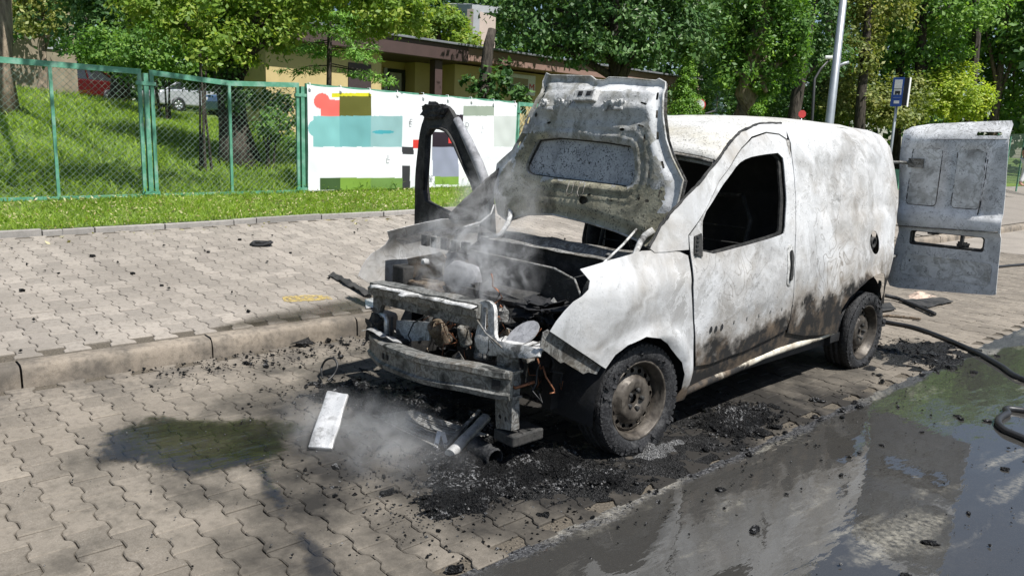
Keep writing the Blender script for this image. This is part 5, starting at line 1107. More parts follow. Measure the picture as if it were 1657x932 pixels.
tag(leaf_cloud('undergrowth', [CL(40+44*k, 96+6*math.sin(k*1.7), 40, 40, 26) for k in range(4)]+[CL(20,20,27,50,40),CL(120,60,26,36,34)], 5000, .2, LM['dark'], sub=12, spread=.45), 'shaded leaves in front of the beige house', 'undergrowth', kind='stuff')
tag(leaf_cloud('undergrowth', [CL(300+28*k, 118+10*math.sin(k*2.3), 19+k*.3, 30, 22) for k in range(5)], 5200, .12, LM['mid'], sub=14, spread=.45), 'leafy undergrowth around the leaning maple above the cars', 'undergrowth', kind='stuff')
# the wood behind, one mass
cl = []
R = random.Random(12)
for k in range(64):
    px = lerp(-160,1860,k/63)+R.uniform(-20,20); d = R.uniform(36,48)
    for py,ry in ((170,60),(90,60),(10,60),(-60,55)): cl.append(CL(px+R.uniform(-25,25), py+R.uniform(-18,18)+(25 if py<0 else 0), d, 62, ry))
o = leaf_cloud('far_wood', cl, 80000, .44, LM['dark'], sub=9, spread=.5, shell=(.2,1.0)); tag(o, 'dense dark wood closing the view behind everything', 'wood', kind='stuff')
for tpx in (1130,1345,1460,1575,250,140):   # stems of the wood
    b = ground_under(tpx,185,34)
    mb = limb_mesh([b, W(tpx+R.uniform(-8,8),60,34), W(tpx+R.uniform(-20,20),-80,34)],[.2,.17,.1],8,tpx); o = mb.build('wood_stem', M['bark3']); o.parent = None; tag(o, 'dark slender stem in the far wood '+{1130:'behind the thuja',1345:'behind the grey lamp post',1460:'behind the bus stop sign',1575:'behind the yellow-green shrub',250:'behind the bushy fence shrub',140:'behind the red hatchback'}[tpx], 'tree stem', 'dark stems in the far wood')
# ------------------------------------------------------------------ buildings
def BX(o, parent): o.parent = parent; return o
M['yellow_wall'] = plain('yellow_render', (.50,.385,.185), .85, 0, .08, 3, .1); M['brown'] = plain('brown_fascia', (.062,.036,.032), .6, 0, .12, 4)
M['redbrown'] = plain('red_brown_fascia', (.25,.155,.125), .7, 0, .1, 4); M['roofing'] = plain('grey_roofing', (.16,.165,.18), .6, 0, .2, 5); M['curtain'] = plain('pale_curtain', (.30,.28,.26), .8, 0, .2, 8)
M['glass'] = plain('dark_window_glass', (.025,.027,.028), .06, 0, .1, 2, 0, .8); M['wframe'] = plain('grey_window_frame', (.30,.31,.32), .5); M['darkwin'] = plain('brown_shutter', (.045,.03,.03), .6)
BXX = -14.0
kb = empty('building', (BXX,8,1.2)); tag(kb, 'low yellow building with a brown fascia roof behind the banner', 'building'); kinv = Matrix.Translation((-BXX,-8,-1.2))
def Y(px, X=BXX): return XP(px,110,X).y
def Zp(px, py, X=BXX): return XP(px,py,X).z
def kp(mb, name, mat, bevel=0, par=kb):
    o = mb.build(name, mat, par, bevel=bevel)
    if par is kb: o.matrix_parent_inverse = kinv
    return o
zr = Zp(760,105); zr2 = Zp(760,80); z0 = .9
y_a, y_b, y_c, y_d, y_e = Y(430), Y(617), Y(703), Y(745), Y(1112)
kp(MB().box((BXX-2.2,y_a,z0),(BXX,y_b,zr)),'wall',M['yellow_wall'])
kp(MB().box((BXX-1.6,y_b+.002,z0),(BXX-1.4,y_c,zr)),'recessed_wall',M['yellow_wall'])
kp(MB().box((BXX-1.6,y_c+.002,z0),(BXX-.9,y_d,zr-.002)),'recess_wall',M['yellow_wall'])
kp(MB().box((BXX-6,y_d+.002,z0),(BXX-.25,y_e,zr-.003)),'wall',M['yellow_wall'])
kp(MB().box((BXX-3,y_a-.3,zr),(BXX+.35,y_d,zr2)),'fascia',M['brown'],.02); kp(MB().box((BXX-7,y_d+.003,zr+.05),(BXX+.30,y_e+.4,zr2-.002)),'fascia',M['redbrown'],.02)
kp(MB().box((BXX-3.1,y_a-.35,zr2+.002),(BXX+.42,y_e+.45,zr2+.06)),'roof_edge',M['roofing'],.01)
kp(MB().box((BXX-.05,y_c-.12,z0),(BXX+.2,y_c+.12,zr-.004)),'column',M['brown'],.01)
for a,b in ((622,660),(664,700)):
    wv = kp(MB().box((BXX-1.40,Y(a,BXX-1.4),z0+.3),(BXX-1.36,Y(b,BXX-1.4),zr-.2)),'window',M['glass'])
    MB().box((BXX-1.36,Y(a,BXX-1.4)+.15,z0+.35),(BXX-1.345,Y(b,BXX-1.4)-.25,zr-.3)).build('curtain',M['curtain'],wv).matrix_parent_inverse = kinv if False else Matrix.Identity(4)
    for yy in (Y(a,BXX-1.4),Y(b,BXX-1.4)): MB().box((BXX-1.40,yy-.05,z0+.3),(BXX-1.32,yy+.05,zr-.2)).build('frame',M['wframe'],wv)
ws = kp(MB().box((BXX,Y(563),Zp(580,147)),(BXX+.03,Y(600),Zp(580,103))),'window',M['darkwin'],.01)
kp(MB().box((BXX-2,Y(770,BXX-2),zr2+.06),(BXX-1.7,Y(776,BXX-2),zr2+.35)),'vent_pipe',M['tie'])
kp(MB().box((BXX-.252,Y(955),zr-.9),(BXX-.23,Y(975),zr-.3)),'window',M['glass'])
# sign on its wall
sX = BXX-.20; p0, p1 = XP(822,118,sX), XP(866,156,sX)
M['signwhite'] = plain('white_board', (.72,.71,.69), .5); M['signgreen'] = plain('dark_green_print', (.035,.075,.05), .6); M['signtan'] = plain('tan_print', (.33,.26,.16), .6); M['red'] = plain('red_print', (.55,.05,.05), .5)
sg = MB().box((sX-.04,p0.y,p1.z),(sX,p1.y,p0.z)).build('wall_sign', M['signwhite'], bevel=.03); tag(sg, 'white board with a red letter on the yellow wall', 'sign')
ym = lerp(p0.y,p1.y,.72); zm = lerp(p1.z,p0.z,.45)
MB().box((sX,p0.y+.05,p1.z+.05),(sX+.004,ym,zm)).build('print_block', M['signgreen'], sg); MB().box((sX,p0.y+.05,zm+.01),(sX+.004,ym,p0.z-.12)).build('print_block', M['signtan'], sg)
text('M', (sX+.004, lerp(p0.y,p1.y,.86), lerp(p1.z,p0.z,.38)), .32, M['red'], (math.pi/2,0,math.pi/2), sg, ext=.003)
# tall pale block far behind
M['pinkwall'] = plain('pinkish_render', (.50,.41,.35), .85, 0, .06, 1); M['greyroof'] = plain('grey_sheet_roof', (.33,.34,.35), .5, 0, .1, 2)
tbp = W(772,60,33); tw = empty('building', (tbp.x,tbp.y,0)); tag(tw, 'tall pinkish block with a grey roof edge beyond the trees', 'building'); Ti = Matrix.Translation((-tbp.x,-tbp.y,0))
aw = W(764,100,33); bw = W(800,100,35); a2w = W(722,100,35.5); tz = W(780,18,33).z
for nm,(q,r_),mt in (('wall',(aw,bw),'pinkwall'),('wall',(a2w,aw),'greyroof')):
    dv = Vector((-(r_.y-q.y),(r_.x-q.x),0)).normalized()*-6
    o = MB().put([(q.x,q.y,0),(r_.x,r_.y,0),(r_.x,r_.y,tz),(q.x,q.y,tz),(q.x-dv.x*.05,q.y-dv.y*.05,0),(r_.x-dv.x*.05,r_.y-dv.y*.05,0),(r_.x-dv.x*.05,r_.y-dv.y*.05,tz),(q.x-dv.x*.05,q.y-dv.y*.05,tz)],[(0,1,2,3),(7,6,5,4),(0,4,5,1),(3,2,6,7),(1,5,6,2),(0,3,7,4)]).build(nm,M[mt],tw); o.matrix_parent_inverse = Ti
o = MB().put([W(716,16,35.5),W(764,20,32.7),W(808,22,35.2),W(760,14,38),W(716,6,35.5),W(764,8,32.7),W(808,12,35.2),W(760,6,38)],[(3,2,1,0),(4,5,6,7),(0,1,5,4),(1,2,6,5),(2,3,7,6),(3,0,4,7)]).build('roof_edge',M['greyroof'],tw); o.matrix_parent_inverse = Ti
# stone house behind the cars
M['stonewall'] = plain('beige_stone_wall', (.23,.19,.135), .9, 0, .18, 3, .2)
hb = W(90,70,29); hs = empty('house', (hb.x,hb.y,1.5)); tag(hs, 'beige house with a dark cross-barred window behind the parked cars', 'house'); Hi = Matrix.Translation((-hb.x,-hb.y,-1.5))
hX = hb.x
def hy(px): return XP(px,70,hX).y
def hz(px,py): return XP(px,py,hX).z
def hp(mb,n_,m_,par=hs):
    o = mb.build(n_,M[m_],par)
    if par is hs: o.matrix_parent_inverse = Hi
    return o
hp(MB().box((hX-6,hy(-60),1.2),(hX,hy(122),hz(90,-60))),'wall','stonewall')
w_ = hp(MB().box((hX+.005,hy(75),hz(85,76)),(hX+.03,hy(96),hz(85,44))),'window','glass')
yy0,yy1,zz0,zz1 = hy(75),hy(96),hz(85,76),hz(85,44)
for a0,a1,b0,b1 in ((yy0-.05,yy0+.05,zz0,zz1),(yy1-.05,yy1+.05,zz0,zz1),((yy0+yy1)/2-.03,(yy0+yy1)/2+.03,zz0,zz1),(yy0,yy1,lerp(zz0,zz1,.33)-.03,lerp(zz0,zz1,.33)+.03),(yy0,yy1,lerp(zz0,zz1,.68)-.03,lerp(zz0,zz1,.68)+.03),(yy0-.1,yy1+.1,zz0-.1,zz0)):
    hp(MB().box((hX+.032,a0,b0),(hX+.06,a1,b1)),'frame','wframe',w_)

# ------------------------------------------------------------------ parked cars beyond the bank
def paint(name, c): return plain(name, c, .25, .3, .05, 2, 0, .6)
M['chrome'] = plain('alloy', (.45,.45,.46), .3, .8); M['lampred'] = plain('red_lens', (.40,.02,.02), .2); M['lampwhite'] = plain('clear_lens', (.6,.6,.6), .1)
def car(label, loc, rz, col, suv=False):
    r = empty('parked_car', loc, rz); tag(r, label, 'car', 'cars parked behind the grassy bank'); P = paint('car_paint_'+label.split()[0], col); h = .12 if suv else 0
    side = [(-2.1,.30),(-2.12,.62),(-2.05,.86),(-1.3,.95+h*.5),(1.2,.98+h*.5),(1.95,.95+h*.5),(2.08,.80),(2.1,.45),(2.05,.28)]
    def loft(prof, w0, w1, zl, zh):
        v=[]; n=len(prof)
        for s in (-1,1):
            for x,z in prof: k = (z-zl)/(zh-zl); v.append((x,s*lerp(w0,w1,max(0,min(1,k))),z))
        return v,[tuple(range(n)),tuple(range(2*n-1,n-1,-1))]+[(i,n+i,n+(i+1)%n,(i+1)%n) for i in range(n)]
    v,f = loft(side,.84,.80,.3,1.0); o = MB().put(v,f).build('body',P,r,bevel=.06)
    cab = [(-1.05,.93+h*.5),(-.35,1.40+h),(1.05,1.42+h),(1.85,.95+h*.5)]; v,f = loft(cab,.76,.60,.95,1.42); MB().put(v,f).build('window_glass',M['glass'],r,bevel=.04)
    rf = [(-.42,1.395+h),(-.30,1.425+h),(1.05,1.445+h),(1.15,1.40+h)]; v,f = loft(rf,.60,.58,1.39,1.45); MB().put(v,f).build('roof',P,r,bevel=.02)
    for s in (-1,1):
        for pa,pb,pr in (((-1.05,s*.775,.95+h*.5),(-.36,s*.625,1.41+h),.03),((.35,s*.78,.95+h*.5),(.35,s*.62,1.42+h),.03),((1.1,s*.625,1.42+h),(1.83,s*.765,.96+h*.5),.05)): MB().tube([pa,pb],pr,6).build('pillar',P,r)
        MB().box((-2.13,s*.62-.13,.66),(-2.02,s*.62+.13,.78)).build('headlight',M['lampwhite'],r,bevel=.02); MB().box((2.03,s*.66-.1,.70),(2.12,s*.66+.1,.92)).build('tail_light',M['lampred'],r,bevel=.02)
        for x in (-1.3,1.3):
            T = Matrix.Translation((x,s*.78,.31)) @ Matrix.Rotation(-s*math.pi/2,4,'X')
            wl = MB().lathe([(.19,-.09),(.29,-.09),(.315,-.05),(.315,.06),(.29,.09),(.19,.09)],20,T).build('tyre',M['rubber'],r,True)
            mb = MB().lathe([(.2,.06),(.19,.085),(.17,.05),(.05,.06),(0,.07)],20,T)
            for k in range(5): mb.box((-.02,.03,.05),(.02,.19,.085),T @ Matrix.Rotation(k*2*math.pi/5,4,'Z'))
            mb.build('rim',M['chrome'],wl,True)
    MB().box((2.10,-.26,.60),(2.13,.26,.72)).build('number_plate',M['signwhite'],r)
    return r
def carpos(px, py, d): p = W(px,py,d); return (p.x,p.y,gz(p.x,p.y)+.02)
def putcar(label, px, py_wheel, d, rz, col, suv=False): return car(label, carpos(px,py_wheel,d), rz, col, suv)
c1 = putcar('dark blue estate car showing its tail beside the pale trunk', 36, 118, 38, math.radians(-32), (.03,.045,.08), True)
c2 = putcar('dark red hatchback parked in tree shade behind the fence', 112, 150, 33, math.radians(115), (.09,.010,.010))
c3 = putcar('silver car half hidden left of the leaning trunk', 318, 172, 34, math.radians(100), (.42,.43,.44))
c4 = putcar('light blue car half hidden right of the leaning trunk', 424, 172, 31, math.radians(100), (.12,.20,.36))

# ------------------------------------------------------------------ street furniture
M['galv'] = plain('galvanised_steel', (.36,.38,.39), .45, .6, .12, 6); M['darkmetal'] = plain('dark_pole', (.05,.05,.05), .5, .4)
def P3(px,py,d): return W(px,py,d)
a = W(1343,190,13); b = W(1383,-160,13); dirv = (a-b).normalized(); base = a+dirv*((a.z-gz(a.x,a.y))/-dirv.z)
lp = empty('lamp_post', base); tag(lp, 'tall grey steel lamp post standing behind the van', 'lamp post'); Li = Matrix.Translation(-base)
o = MB().tube([base, base.lerp(b,.15), a, b], [.085,.08,.070,.05], 16).build('pole', M['galv'], lp, True); o.matrix_parent_inverse = Li
q = a.lerp(b,(190-110)/350.); o = MB().tube([q, q+Vector(CR*.14+CU*.07), q+Vector(CR*.22+CU*.09)],[.03,.025,.025],8).build('bracket_arm', M['galv'], lp, True); o.matrix_parent_inverse = Li
b2 = b+Vector((.5,-.3,.5)); o = MB().tube([b, b+(b2-b)*.6+Vector((0,0,.2)), b2],[.05,.04,.035],8).box((b2.x-.1,b2.y-.35,b2.z-.05),(b2.x+.1,b2.y+.35,b2.z+.05)).build('lantern', M['galv'], lp); o.matrix_parent_inverse = Li
# smaller dark lamp with a bent neck
sb_ = ground_under(1312,200,22); sl_ = empty('street_lamp', sb_); tag(sl_, 'slim dark lamp with a bent neck behind the grey lamp post', 'street lamp'); Si = Matrix.Translation(-sb_)
o = MB().tube([sb_, W(1314,190,22), W(1318,128,22), W(1328,112,22), W(1342,97,22)], [.05,.045,.04,.035,.03], 8).build('pole', M['darkmetal'], sl_, True); o.matrix_parent_inverse = Si
hd = W(1347,94,22); o = MB().box((-.22,-.1,-.05),(.22,.1,.05),Matrix.Translation(hd) @ Matrix.Rotation(.6,4,'Z')).build('lamp_head', M['signwhite'], sl_, bevel=.03); o.matrix_parent_inverse = Si
# bus stop flag
M['blue'] = plain('blue_enamel', (.02,.07,.30), .4, 0, .06); M['black'] = plain('black_print', (.012,.012,.012), .5)
p = W(1447,200,16); bb = Vector((p.x,p.y,gz(p.x,p.y))); bs = empty('bus_stop_sign', bb); tag(bs, 'blue and white bus stop sign on a grey pole', 'sign'); Bi = Matrix.Translation(-bb)
zt, zb_ = W(1449,127,16).z, W(1446,173,16).z; vx = Vector((CR[0],CR[1],0)).normalized(); vn = Vector((-CF[0],-CF[1],0)).normalized(); c0 = Vector((p.x,p.y,0))
def fl(name, mat, u0,u1,z0_,z1_,d0,d1,par=bs):
    # panels turned a little from the viewer
    ux = (vx*.80+vn*.6); un = (vn*.80-vx*.6)
    vv = [c0+ux*u+un*d_+Vector((0,0,z)) for d_ in (d0,d1) for u,z in ((u0,z0_),(u1,z0_),(u1,z1_),(u0,z1_))]
    o = MB().put(vv,[(3,2,1,0),(4,5,6,7),(0,1,5,4),(1,2,6,5),(2,3,7,6),(3,0,4,7)]).build(name,mat,par)
    if par is bs: o.matrix_parent_inverse = Bi
    return o
o = MB().tube([bb, Vector((bb.x,bb.y,zt))], .028, 10).build('pole', M['galv'], bs, True); o.matrix_parent_inverse = Bi
H_ = zt-zb_
fp = fl('flag_panel', M['blue'], -.115,.10,zb_,zt,.03,.05)
for nm,mt,u0,u1,a_,b_ in (('white_field','signwhite',-.075,.07,.30,.92),('divider','black',-.075,.07,.60,.615),('bus_symbol','black',-.05,.05,.44,.53),('route_field','blue',-.075,.07,.305,.40),('city_emblem','signwhite',-.05,.05,.10,.20)): fl(nm,M[mt],u0,u1,zb_+H_*a_,zb_+H_*b_,.0502,.053 if nm=='white_field' else .056,fp)
for u in (-.03,.03): fl('bus_wheel',M['black'],u-.014,u+.014,zb_+H_*.405,zb_+H_*.45,.0502,.057,fp)
fl('side_frame', M['black'], .105,.19,zb_+.02,zt-.01,-.10,.045); fl('timetable_edge', M['signwhite'], .192,.202,zb_,zt,-.10,.04)
MB().box((p.x-.25,p.y-.02,.95),(p.x+.25,p.y+.02,1.35)).build('timetable_case', M['green'], bs).matrix_parent_inverse = Bi
# speed limit disc
def face_disc(name, label, px, py, d, r, txt=None, octo=False):
    c = W(px,py,d); g0 = Vector((c.x,c.y,gz(c.x,c.y))); root = empty(name, g0); tag(root, label, 'sign'); I = Matrix.Translation(-g0)
    Rm = Matrix.Translation(c) @ Vector((-CF[0],-CF[1],0)).to_track_quat('Z','Y').to_matrix().to_4x4()
    o = MB().tube([g0, c-Vector((vn.x*.03,vn.y*.03,0))], .025, 8).build('post', M['galv'], root, True); o.matrix_parent_inverse = I
    o = MB().prism(ring(0,0,r,r,8 if octo else 32,math.pi/8 if octo else 0),-.005,.005,Rm).build('rim', M['red'], root); o.matrix_parent_inverse = I
    if not octo: 
        o2 = MB().prism(ring(0,0,r*.80,r*.80,32),.0052,.008,Rm).build('face', M['signwhite'], root); o2.matrix_parent_inverse = I
    if txt:
        t_ = text(txt, (0,0,0), r*1.0, M['black'] if not octo else M['signwhite'], (0,0,0), root, 'lettering', .002); t_.matrix_parent_inverse = I; t_.matrix_local = Rm @ Matrix.Translation((0,0,.011))
    return root
face_disc('speed_limit_sign', 'round red-rimmed speed sign reading 15 behind the van roof', 1132, 170, 22, .175, '15')
face_disc('stop_sign', 'red octagonal sign just above the van roof', 1298, 185, 25, .13, None, True)
# far fence on the right with a pedestrian
fa, fb2 = W(1608,270,31), W(1700,262,27)
ff = empty('far_fence', (fa.x,fa.y,0)); tag(ff, 'green mesh fence behind the pedestrian', 'fence'); Fi = Matrix.Translation((-fa.x,-fa.y,0))
for k in range(5):
    q = fa.lerp(fb2,k/4); q.z = gz(q.x,q.y); o = MB().tube([q, q+Vector((0,0,2.0))], .03, 6).build('post', M['green'], ff); o.matrix_parent_inverse = Fi
mb = MB(); ln = (fb2-fa); ln.z = 0; A0 = Vector((fa.x,fa.y,gz(fa.x,fa.y)))
for k in range(60):
    q = A0+ln*(k/59.); mb.tube([q+Vector((0,0,.1)),q+Vector((0,0,1.95))],.006,4,False)
for k in range(20): mb.tube([A0+Vector((0,0,.1+k*.097)),A0+ln+Vector((0,0,.1+k*.097))],.005,4,False)
o = mb.build('wire_mesh', M['wiremesh'], ff); o.matrix_parent_inverse = Fi

# pedestrian at the picture's edge
M['skin'] = plain('skin', (.45,.26,.18), .5, 0, .05); M['blackcloth'] = plain('black_cloth', (.015,.015,.017), .85); M['whitecloth'] = plain('white_cloth', (.72,.71,.69), .85); M['hair'] = plain('dark_hair', (.03,.02,.015), .6)
pg = W(1656,302,26); pz = pg.z; per = empty('person', (pg.x,pg.y,pz)); tag(per, 'pedestrian in black top and white trousers at the far sidewalk', 'person')
def skin(name, verts, edges, radii, mat, root=0, par=per):
    me = bpy.data.meshes.new(name); me.from_pydata(verts, edges, []); me.materials.append(mat); o = link(name, me, par)
    o.modifiers.new('skin','SKIN'); lay = me.skin_vertices[0].data
    for i,r_ in enumerate(radii): lay[i].radius = (r_,r_) if not isinstance(r_,tuple) else r_
    lay[root].use_root = True; ss = o.modifiers.new('sub','SUBSURF'); ss.levels = 2; ss.render_levels = 2; return o
vb = [(0,0,.92),(0,0,1.12),(0,.0,1.36),(0,0,1.47),(0,.01,1.58),(.10,0,.88),(.11,-.03,.48),(.12,.02,.08),(.12,-.12,.03),(-.10,0,.88),(-.10,.10,.48),(-.10,.22,.10),(-.10,.10,.04),(.19,0,1.37),(.25,.02,1.10),(.24,-.08,.87),(.24,-.10,.78),(-.19,0,1.37),(-.25,.0,1.10),(-.24,-.12,.88),(-.24,-.15,.80)]
eb = [(0,1),(1,2),(2,3),(3,4),(0,5),(5,6),(6,7),(7,8),(0,9),(9,10),(10,11),(11,12),(2,13),(13,14),(14,15),(15,16),(2,17),(17,18),(18,19),(19,20)]
rb = [(.15,.11),(.13,.10),(.15,.10),.05,(.075,.09),.085,.06,.04,.03,.085,.06,.04,.03,.05,.04,.032,.03,.05,.04,.032,.03]
bd = skin('body', vb, eb, rb, M['skin'])
skin('shirt', [(0,0,.98),(0,0,1.15),(0,0,1.36),(.18,0,1.38),(.235,.01,1.18),(-.18,0,1.38),(-.235,.0,1.18)], [(0,1),(1,2),(2,3),(3,4),(2,5),(5,6)], [(.165,.125),(.15,.115),(.165,.115),.06,.055,.06,.055], M['blackcloth'])
skin('trousers', [(0,0,.95),(.10,0,.86),(.11,-.03,.48),(.12,.02,.12),(-.10,0,.86),(-.10,.10,.48),(-.10,.21,.14)], [(0,1),(1,2),(2,3),(0,4),(4,5),(5,6)], [(.155,.12),.10,.075,.06,.10,.075,.06], M['whitecloth'])
skin('hair', [(0,.03,1.56),(0,.03,1.66),(0,.08,1.50)], [(0,1),(0,2)], [(.085,.085),(.07,.08),(.05,.03)], M['hair'])
per.rotation_euler = (0,0,math.radians(140))
# ------------------------------------------------------------------ debris around the wreck
def ash_mat(name, lo, hi, white, wamt, rough=.8):
    t = NT(name); p = t.pos(); v = t.n('TexVoronoi', Scale=140.0); t.set(v,'Vector',p); f = t.noise(55,6,.7,p).outputs[0]; g = t.noise(7,4,.6,p).outputs[0]
    c = t.mix(t.sm(v.outputs['Color'],.2,.9), lo, hi); c = t.mix(t.math('MULTIPLY', t.math('MULTIPLY', t.sm(f,.53,.60), t.sm(t.noise(6,5,.65,p).outputs[0],.46,.62)), wamt), c, white); c = t.mix(t.math('MULTIPLY',t.sm(g,.5,.7),.6), c, [k*.35 for k in lo])
    return t.end(t.bsdf(c, rough, 0, t.bump(t.math('ADD',f,v.outputs['Distance']),1.0,.03), .22))
M['ash'] = ash_mat('wet_ash', (.003,.003,.003), (.030,.0295,.029), (.46,.455,.45), .85, .5)
M['slush'] = ash_mat('grey_slush', (.014,.0138,.013), (.060,.058,.056), (.30,.295,.29), .4, .5)
M['melt'] = ash_mat('molten_aluminium', (.12,.118,.114), (.30,.296,.29), (.52,.515,.505), .6, .45)
def mound(name, label, poly, h, mat, sp=.022, rough=1.0, cat='ash heap', seed=0, base=-.008):
    P = densify(poly,.05); Q = [(x+.05*noise.noise((x*6,y*6,seed)), y+.05*noise.noise((x*6,y*6,seed+5))) for x,y in P]; bp = np.array(Q)
    def fn(u,v):
        d = math.sqrt(np.min((bp[:,0]-u)**2+(bp[:,1]-v)**2)); k = sstep(0,.16,d)
        r = noise.turbulence(Vector((u,v,seed*.7))*9,4,False); r2 = noise.noise((u*26,v*26,seed)); r3 = noise.noise((u*4,v*4,seed))
        return (u,v,base+h*(k*(.35+.5*r3+.9*rough*abs(r)))+.010*k*r2*rough)
    o = sheet(name, Q, fn, mat, None, sp=sp, smooth=False); tag(o, label, cat); return o
PA = [(.72,-1.39),(.56,-1.22),(.40,-1.08),(.20,-.95),(.12,-.72),(.30,-.52),(.52,-.33),(.62,-.12),(.80,-.32),(.98,-.14),(1.11,-.4),(1.03,-.61),(.9,-.86),(.95,-1.1),(.85,-1.30)]
PB = [(-.92,-.98),(-1.12,-.80),(-1.1,-.55),(-.6,-.35),(.0,-.2),(.45,-.25),(.5,-.75),(.1,-.66),(-.1,-.70),(-.35,-.80),(-.55,-.88),(-.75,-1.02)]
PC = [(.80,.53),(.66,.95),(.80,1.22),(1.0,1.2),(1.14,.99),(1.16,.62),(.99,.46)]
PD = [(.55,3.5),(.7,3.95),(1.1,4.05),(1.35,3.5),(1.39,3.18),(1.09,3.16),(.79,3.19)]
mound('ash_heap','grainy black ash heap spread in front of the front wheel',PA,.055,M['ash'],seed=1)
mound('ash_heap','black ash and slag heap under the crash beam',PB,.060,M['ash'],seed=2)
mound('ash_heap','ash crumbs beside the van between the wheels',PC,.045,M['ash'],seed=3,rough=1.5)
mound('ash_heap','wet ash crust behind the rear wheel',PD,.025,M['slush'],seed=4,sp=.03,rough=1.3)
mound('ash_heap','small ash clod on the pavers below the door sill',[(.84,1.50),(.93,1.68),(1.02,1.66),(1.05,1.52),(.93,1.42)],.035,M['ash'],seed=5,rough=1.4)
mound('ash_heap','rounded char clump beside the pale slab',[(-.98,-1.0),(-1.02,-.85),(-.88,-.74),(-.72,-.80),(-.70,-.95),(-.82,-1.03)],.11,M['ash'],seed=6)
mound('molten_metal','pale molten aluminium pooled at the front wheel',[(.86,-.16),(.82,0),(.82,.25),(.9,.36),(1.0,.3),(1.05,.1),(1.0,-.1),(.93,-.18)],.085,M['melt'],sp=.016,cat='molten metal',seed=7)
mound('molten_metal','grey metal dross at the rear wheel',[(.86,2.60),(.84,2.75),(.88,2.88),(.99,2.86),(1.03,2.72),(.97,2.60)],.05,M['slush'],sp=.02,cat='molten metal',seed=8)
mound('slush_sheet','thin grey slush spread around the front wheel',[(.35,-.55),(.5,.3),(.7,1.0),(.9,1.35),(1.1,1.2),(1.2,.7),(1.19,.1),(1.18,-.45),(1.08,-.75),(.95,-1.05),(.6,-1.0)],.014,M['slush'],sp=.03,rough=.7,cat='slush',seed=9,base=-.004)
mound('slush_sheet','grey-black slush washed out behind the rear wheel',[(.65,3.0),(.6,3.6),(.9,4.3),(1.25,4.2),(1.3,3.3),(1.15,2.95),(.9,2.85)],.012,M['slush'],sp=.04,rough=.7,cat='slush',seed=10,base=-.004)
# loose crumbs, far too many to count
def crumbs(name, spots, mat):
    oc = np.array([(1,0,0),(-1,0,0),(0,1,0),(0,-1,0),(0,0,1),(0,0,-1)],float); of = np.array([(0,2,4),(2,1,4),(1,3,4),(3,0,4),(2,0,5),(1,2,5),(3,1,5),(0,3,5)])
    V=[];F=[]
    for k,(x,y,z,s) in enumerate(spots):
        v = oc*s*RNG.uniform(.45,1.25,(6,1))*np.array([1,1,.7]); a = RNG.uniform(0,6.28); c_,s_ = math.cos(a),math.sin(a); v = v@np.array([[c_,-s_,0],[s_,c_,0],[0,0,1]])+RNG.normal(size=(6,3))*s*.18
        V.append(v+np.array([x,y,z+s*.3])); F.append(of+6*k)
    return link(name, np_mesh(name, np.concatenate(V), np.concatenate(F), mat))
sp_ = []
def in_poly(P, n, smin, smax, zf=lambda x,y:0.0, grow=.12):
    xs=[p[0] for p in P]; ys=[p[1] for p in P]; c=0
    while c < n:
        x = RNG.uniform(min(xs)-grow,max(xs)+grow); y = RNG.uniform(min(ys)-grow,max(ys)+grow)
        inside = inpoly(x,y,P)
        if inside or (RNG.random() < .25): sp_.append((x,y,zf(x,y)+(.012 if inside else 0),RNG.uniform(smin,smax)*RNG.uniform(.4,1))); c += 1
for P,n in ((PA,1500),(PB,1500),(PC,700),(PD,600)): in_poly(P,n,.003,.013)
for P,n in ((PA,90),(PB,120),(PC,70),(PD,60)): in_poly(P,n,.010,.028)
in_poly([(-2.05,-1.6),(-1.7,-1.6),(-1.6,.4),(-2.05,.4)],500,.004,.020); in_poly([(-1.9,-1.2),(-.3,-1.3),(-.5,.2),(-1.9,.2)],300,.004,.014)
in_poly([(-.5,-1.2),(.9,-1.6),(1.1,-.6),(-.3,-.6)],420,.003,.012); in_poly([(1.22,-1.5),(3.0,-1.5),(3.2,5),(1.25,5)],330,.002,.008,lambda x,y:-.002); in_poly([(1.05,-.9),(1.45,-.9),(1.5,3.5),(1.05,3.5)],520,.003,.012)
in_poly([(1.6,.2),(2.9,.2),(2.9,2.0),(1.5,2.2)],60,.004,.014,lambda x,y:-.002)
in_poly([(FK+.1,-2.5),(KX-.2,-2.5),(KX-.2,5),(FK+.1,5)],150,.004,.022,side_z,0)
in_poly([(-2.0,-3.0),(1.1,-2.2),(1.1,-1.4),(-2.0,-1.4)],130,.003,.010)
tag(crumbs('charred_crumbs', sp_, M['ash']), 'charred crumbs scattered over pavers and road', 'crumbs', kind='stuff')
sp_ = []
for P,n in ((PA,260),(PB,300),(PC,60)): in_poly(P,n,.004,.013)
in_poly([(-1.0,-2.6),(1.2,-2.0),(1.1,-.6),(-.8,-.8)],170,.003,.009); in_poly([(1.25,-1.6),(3.0,-1.6),(3.0,4),(1.25,4)],190,.003,.009,lambda x,y:0)
tag(crumbs('white_crumbs', sp_, M['melt']), 'pale bits of glass and metal strewn around the wreck', 'crumbs', kind='stuff')

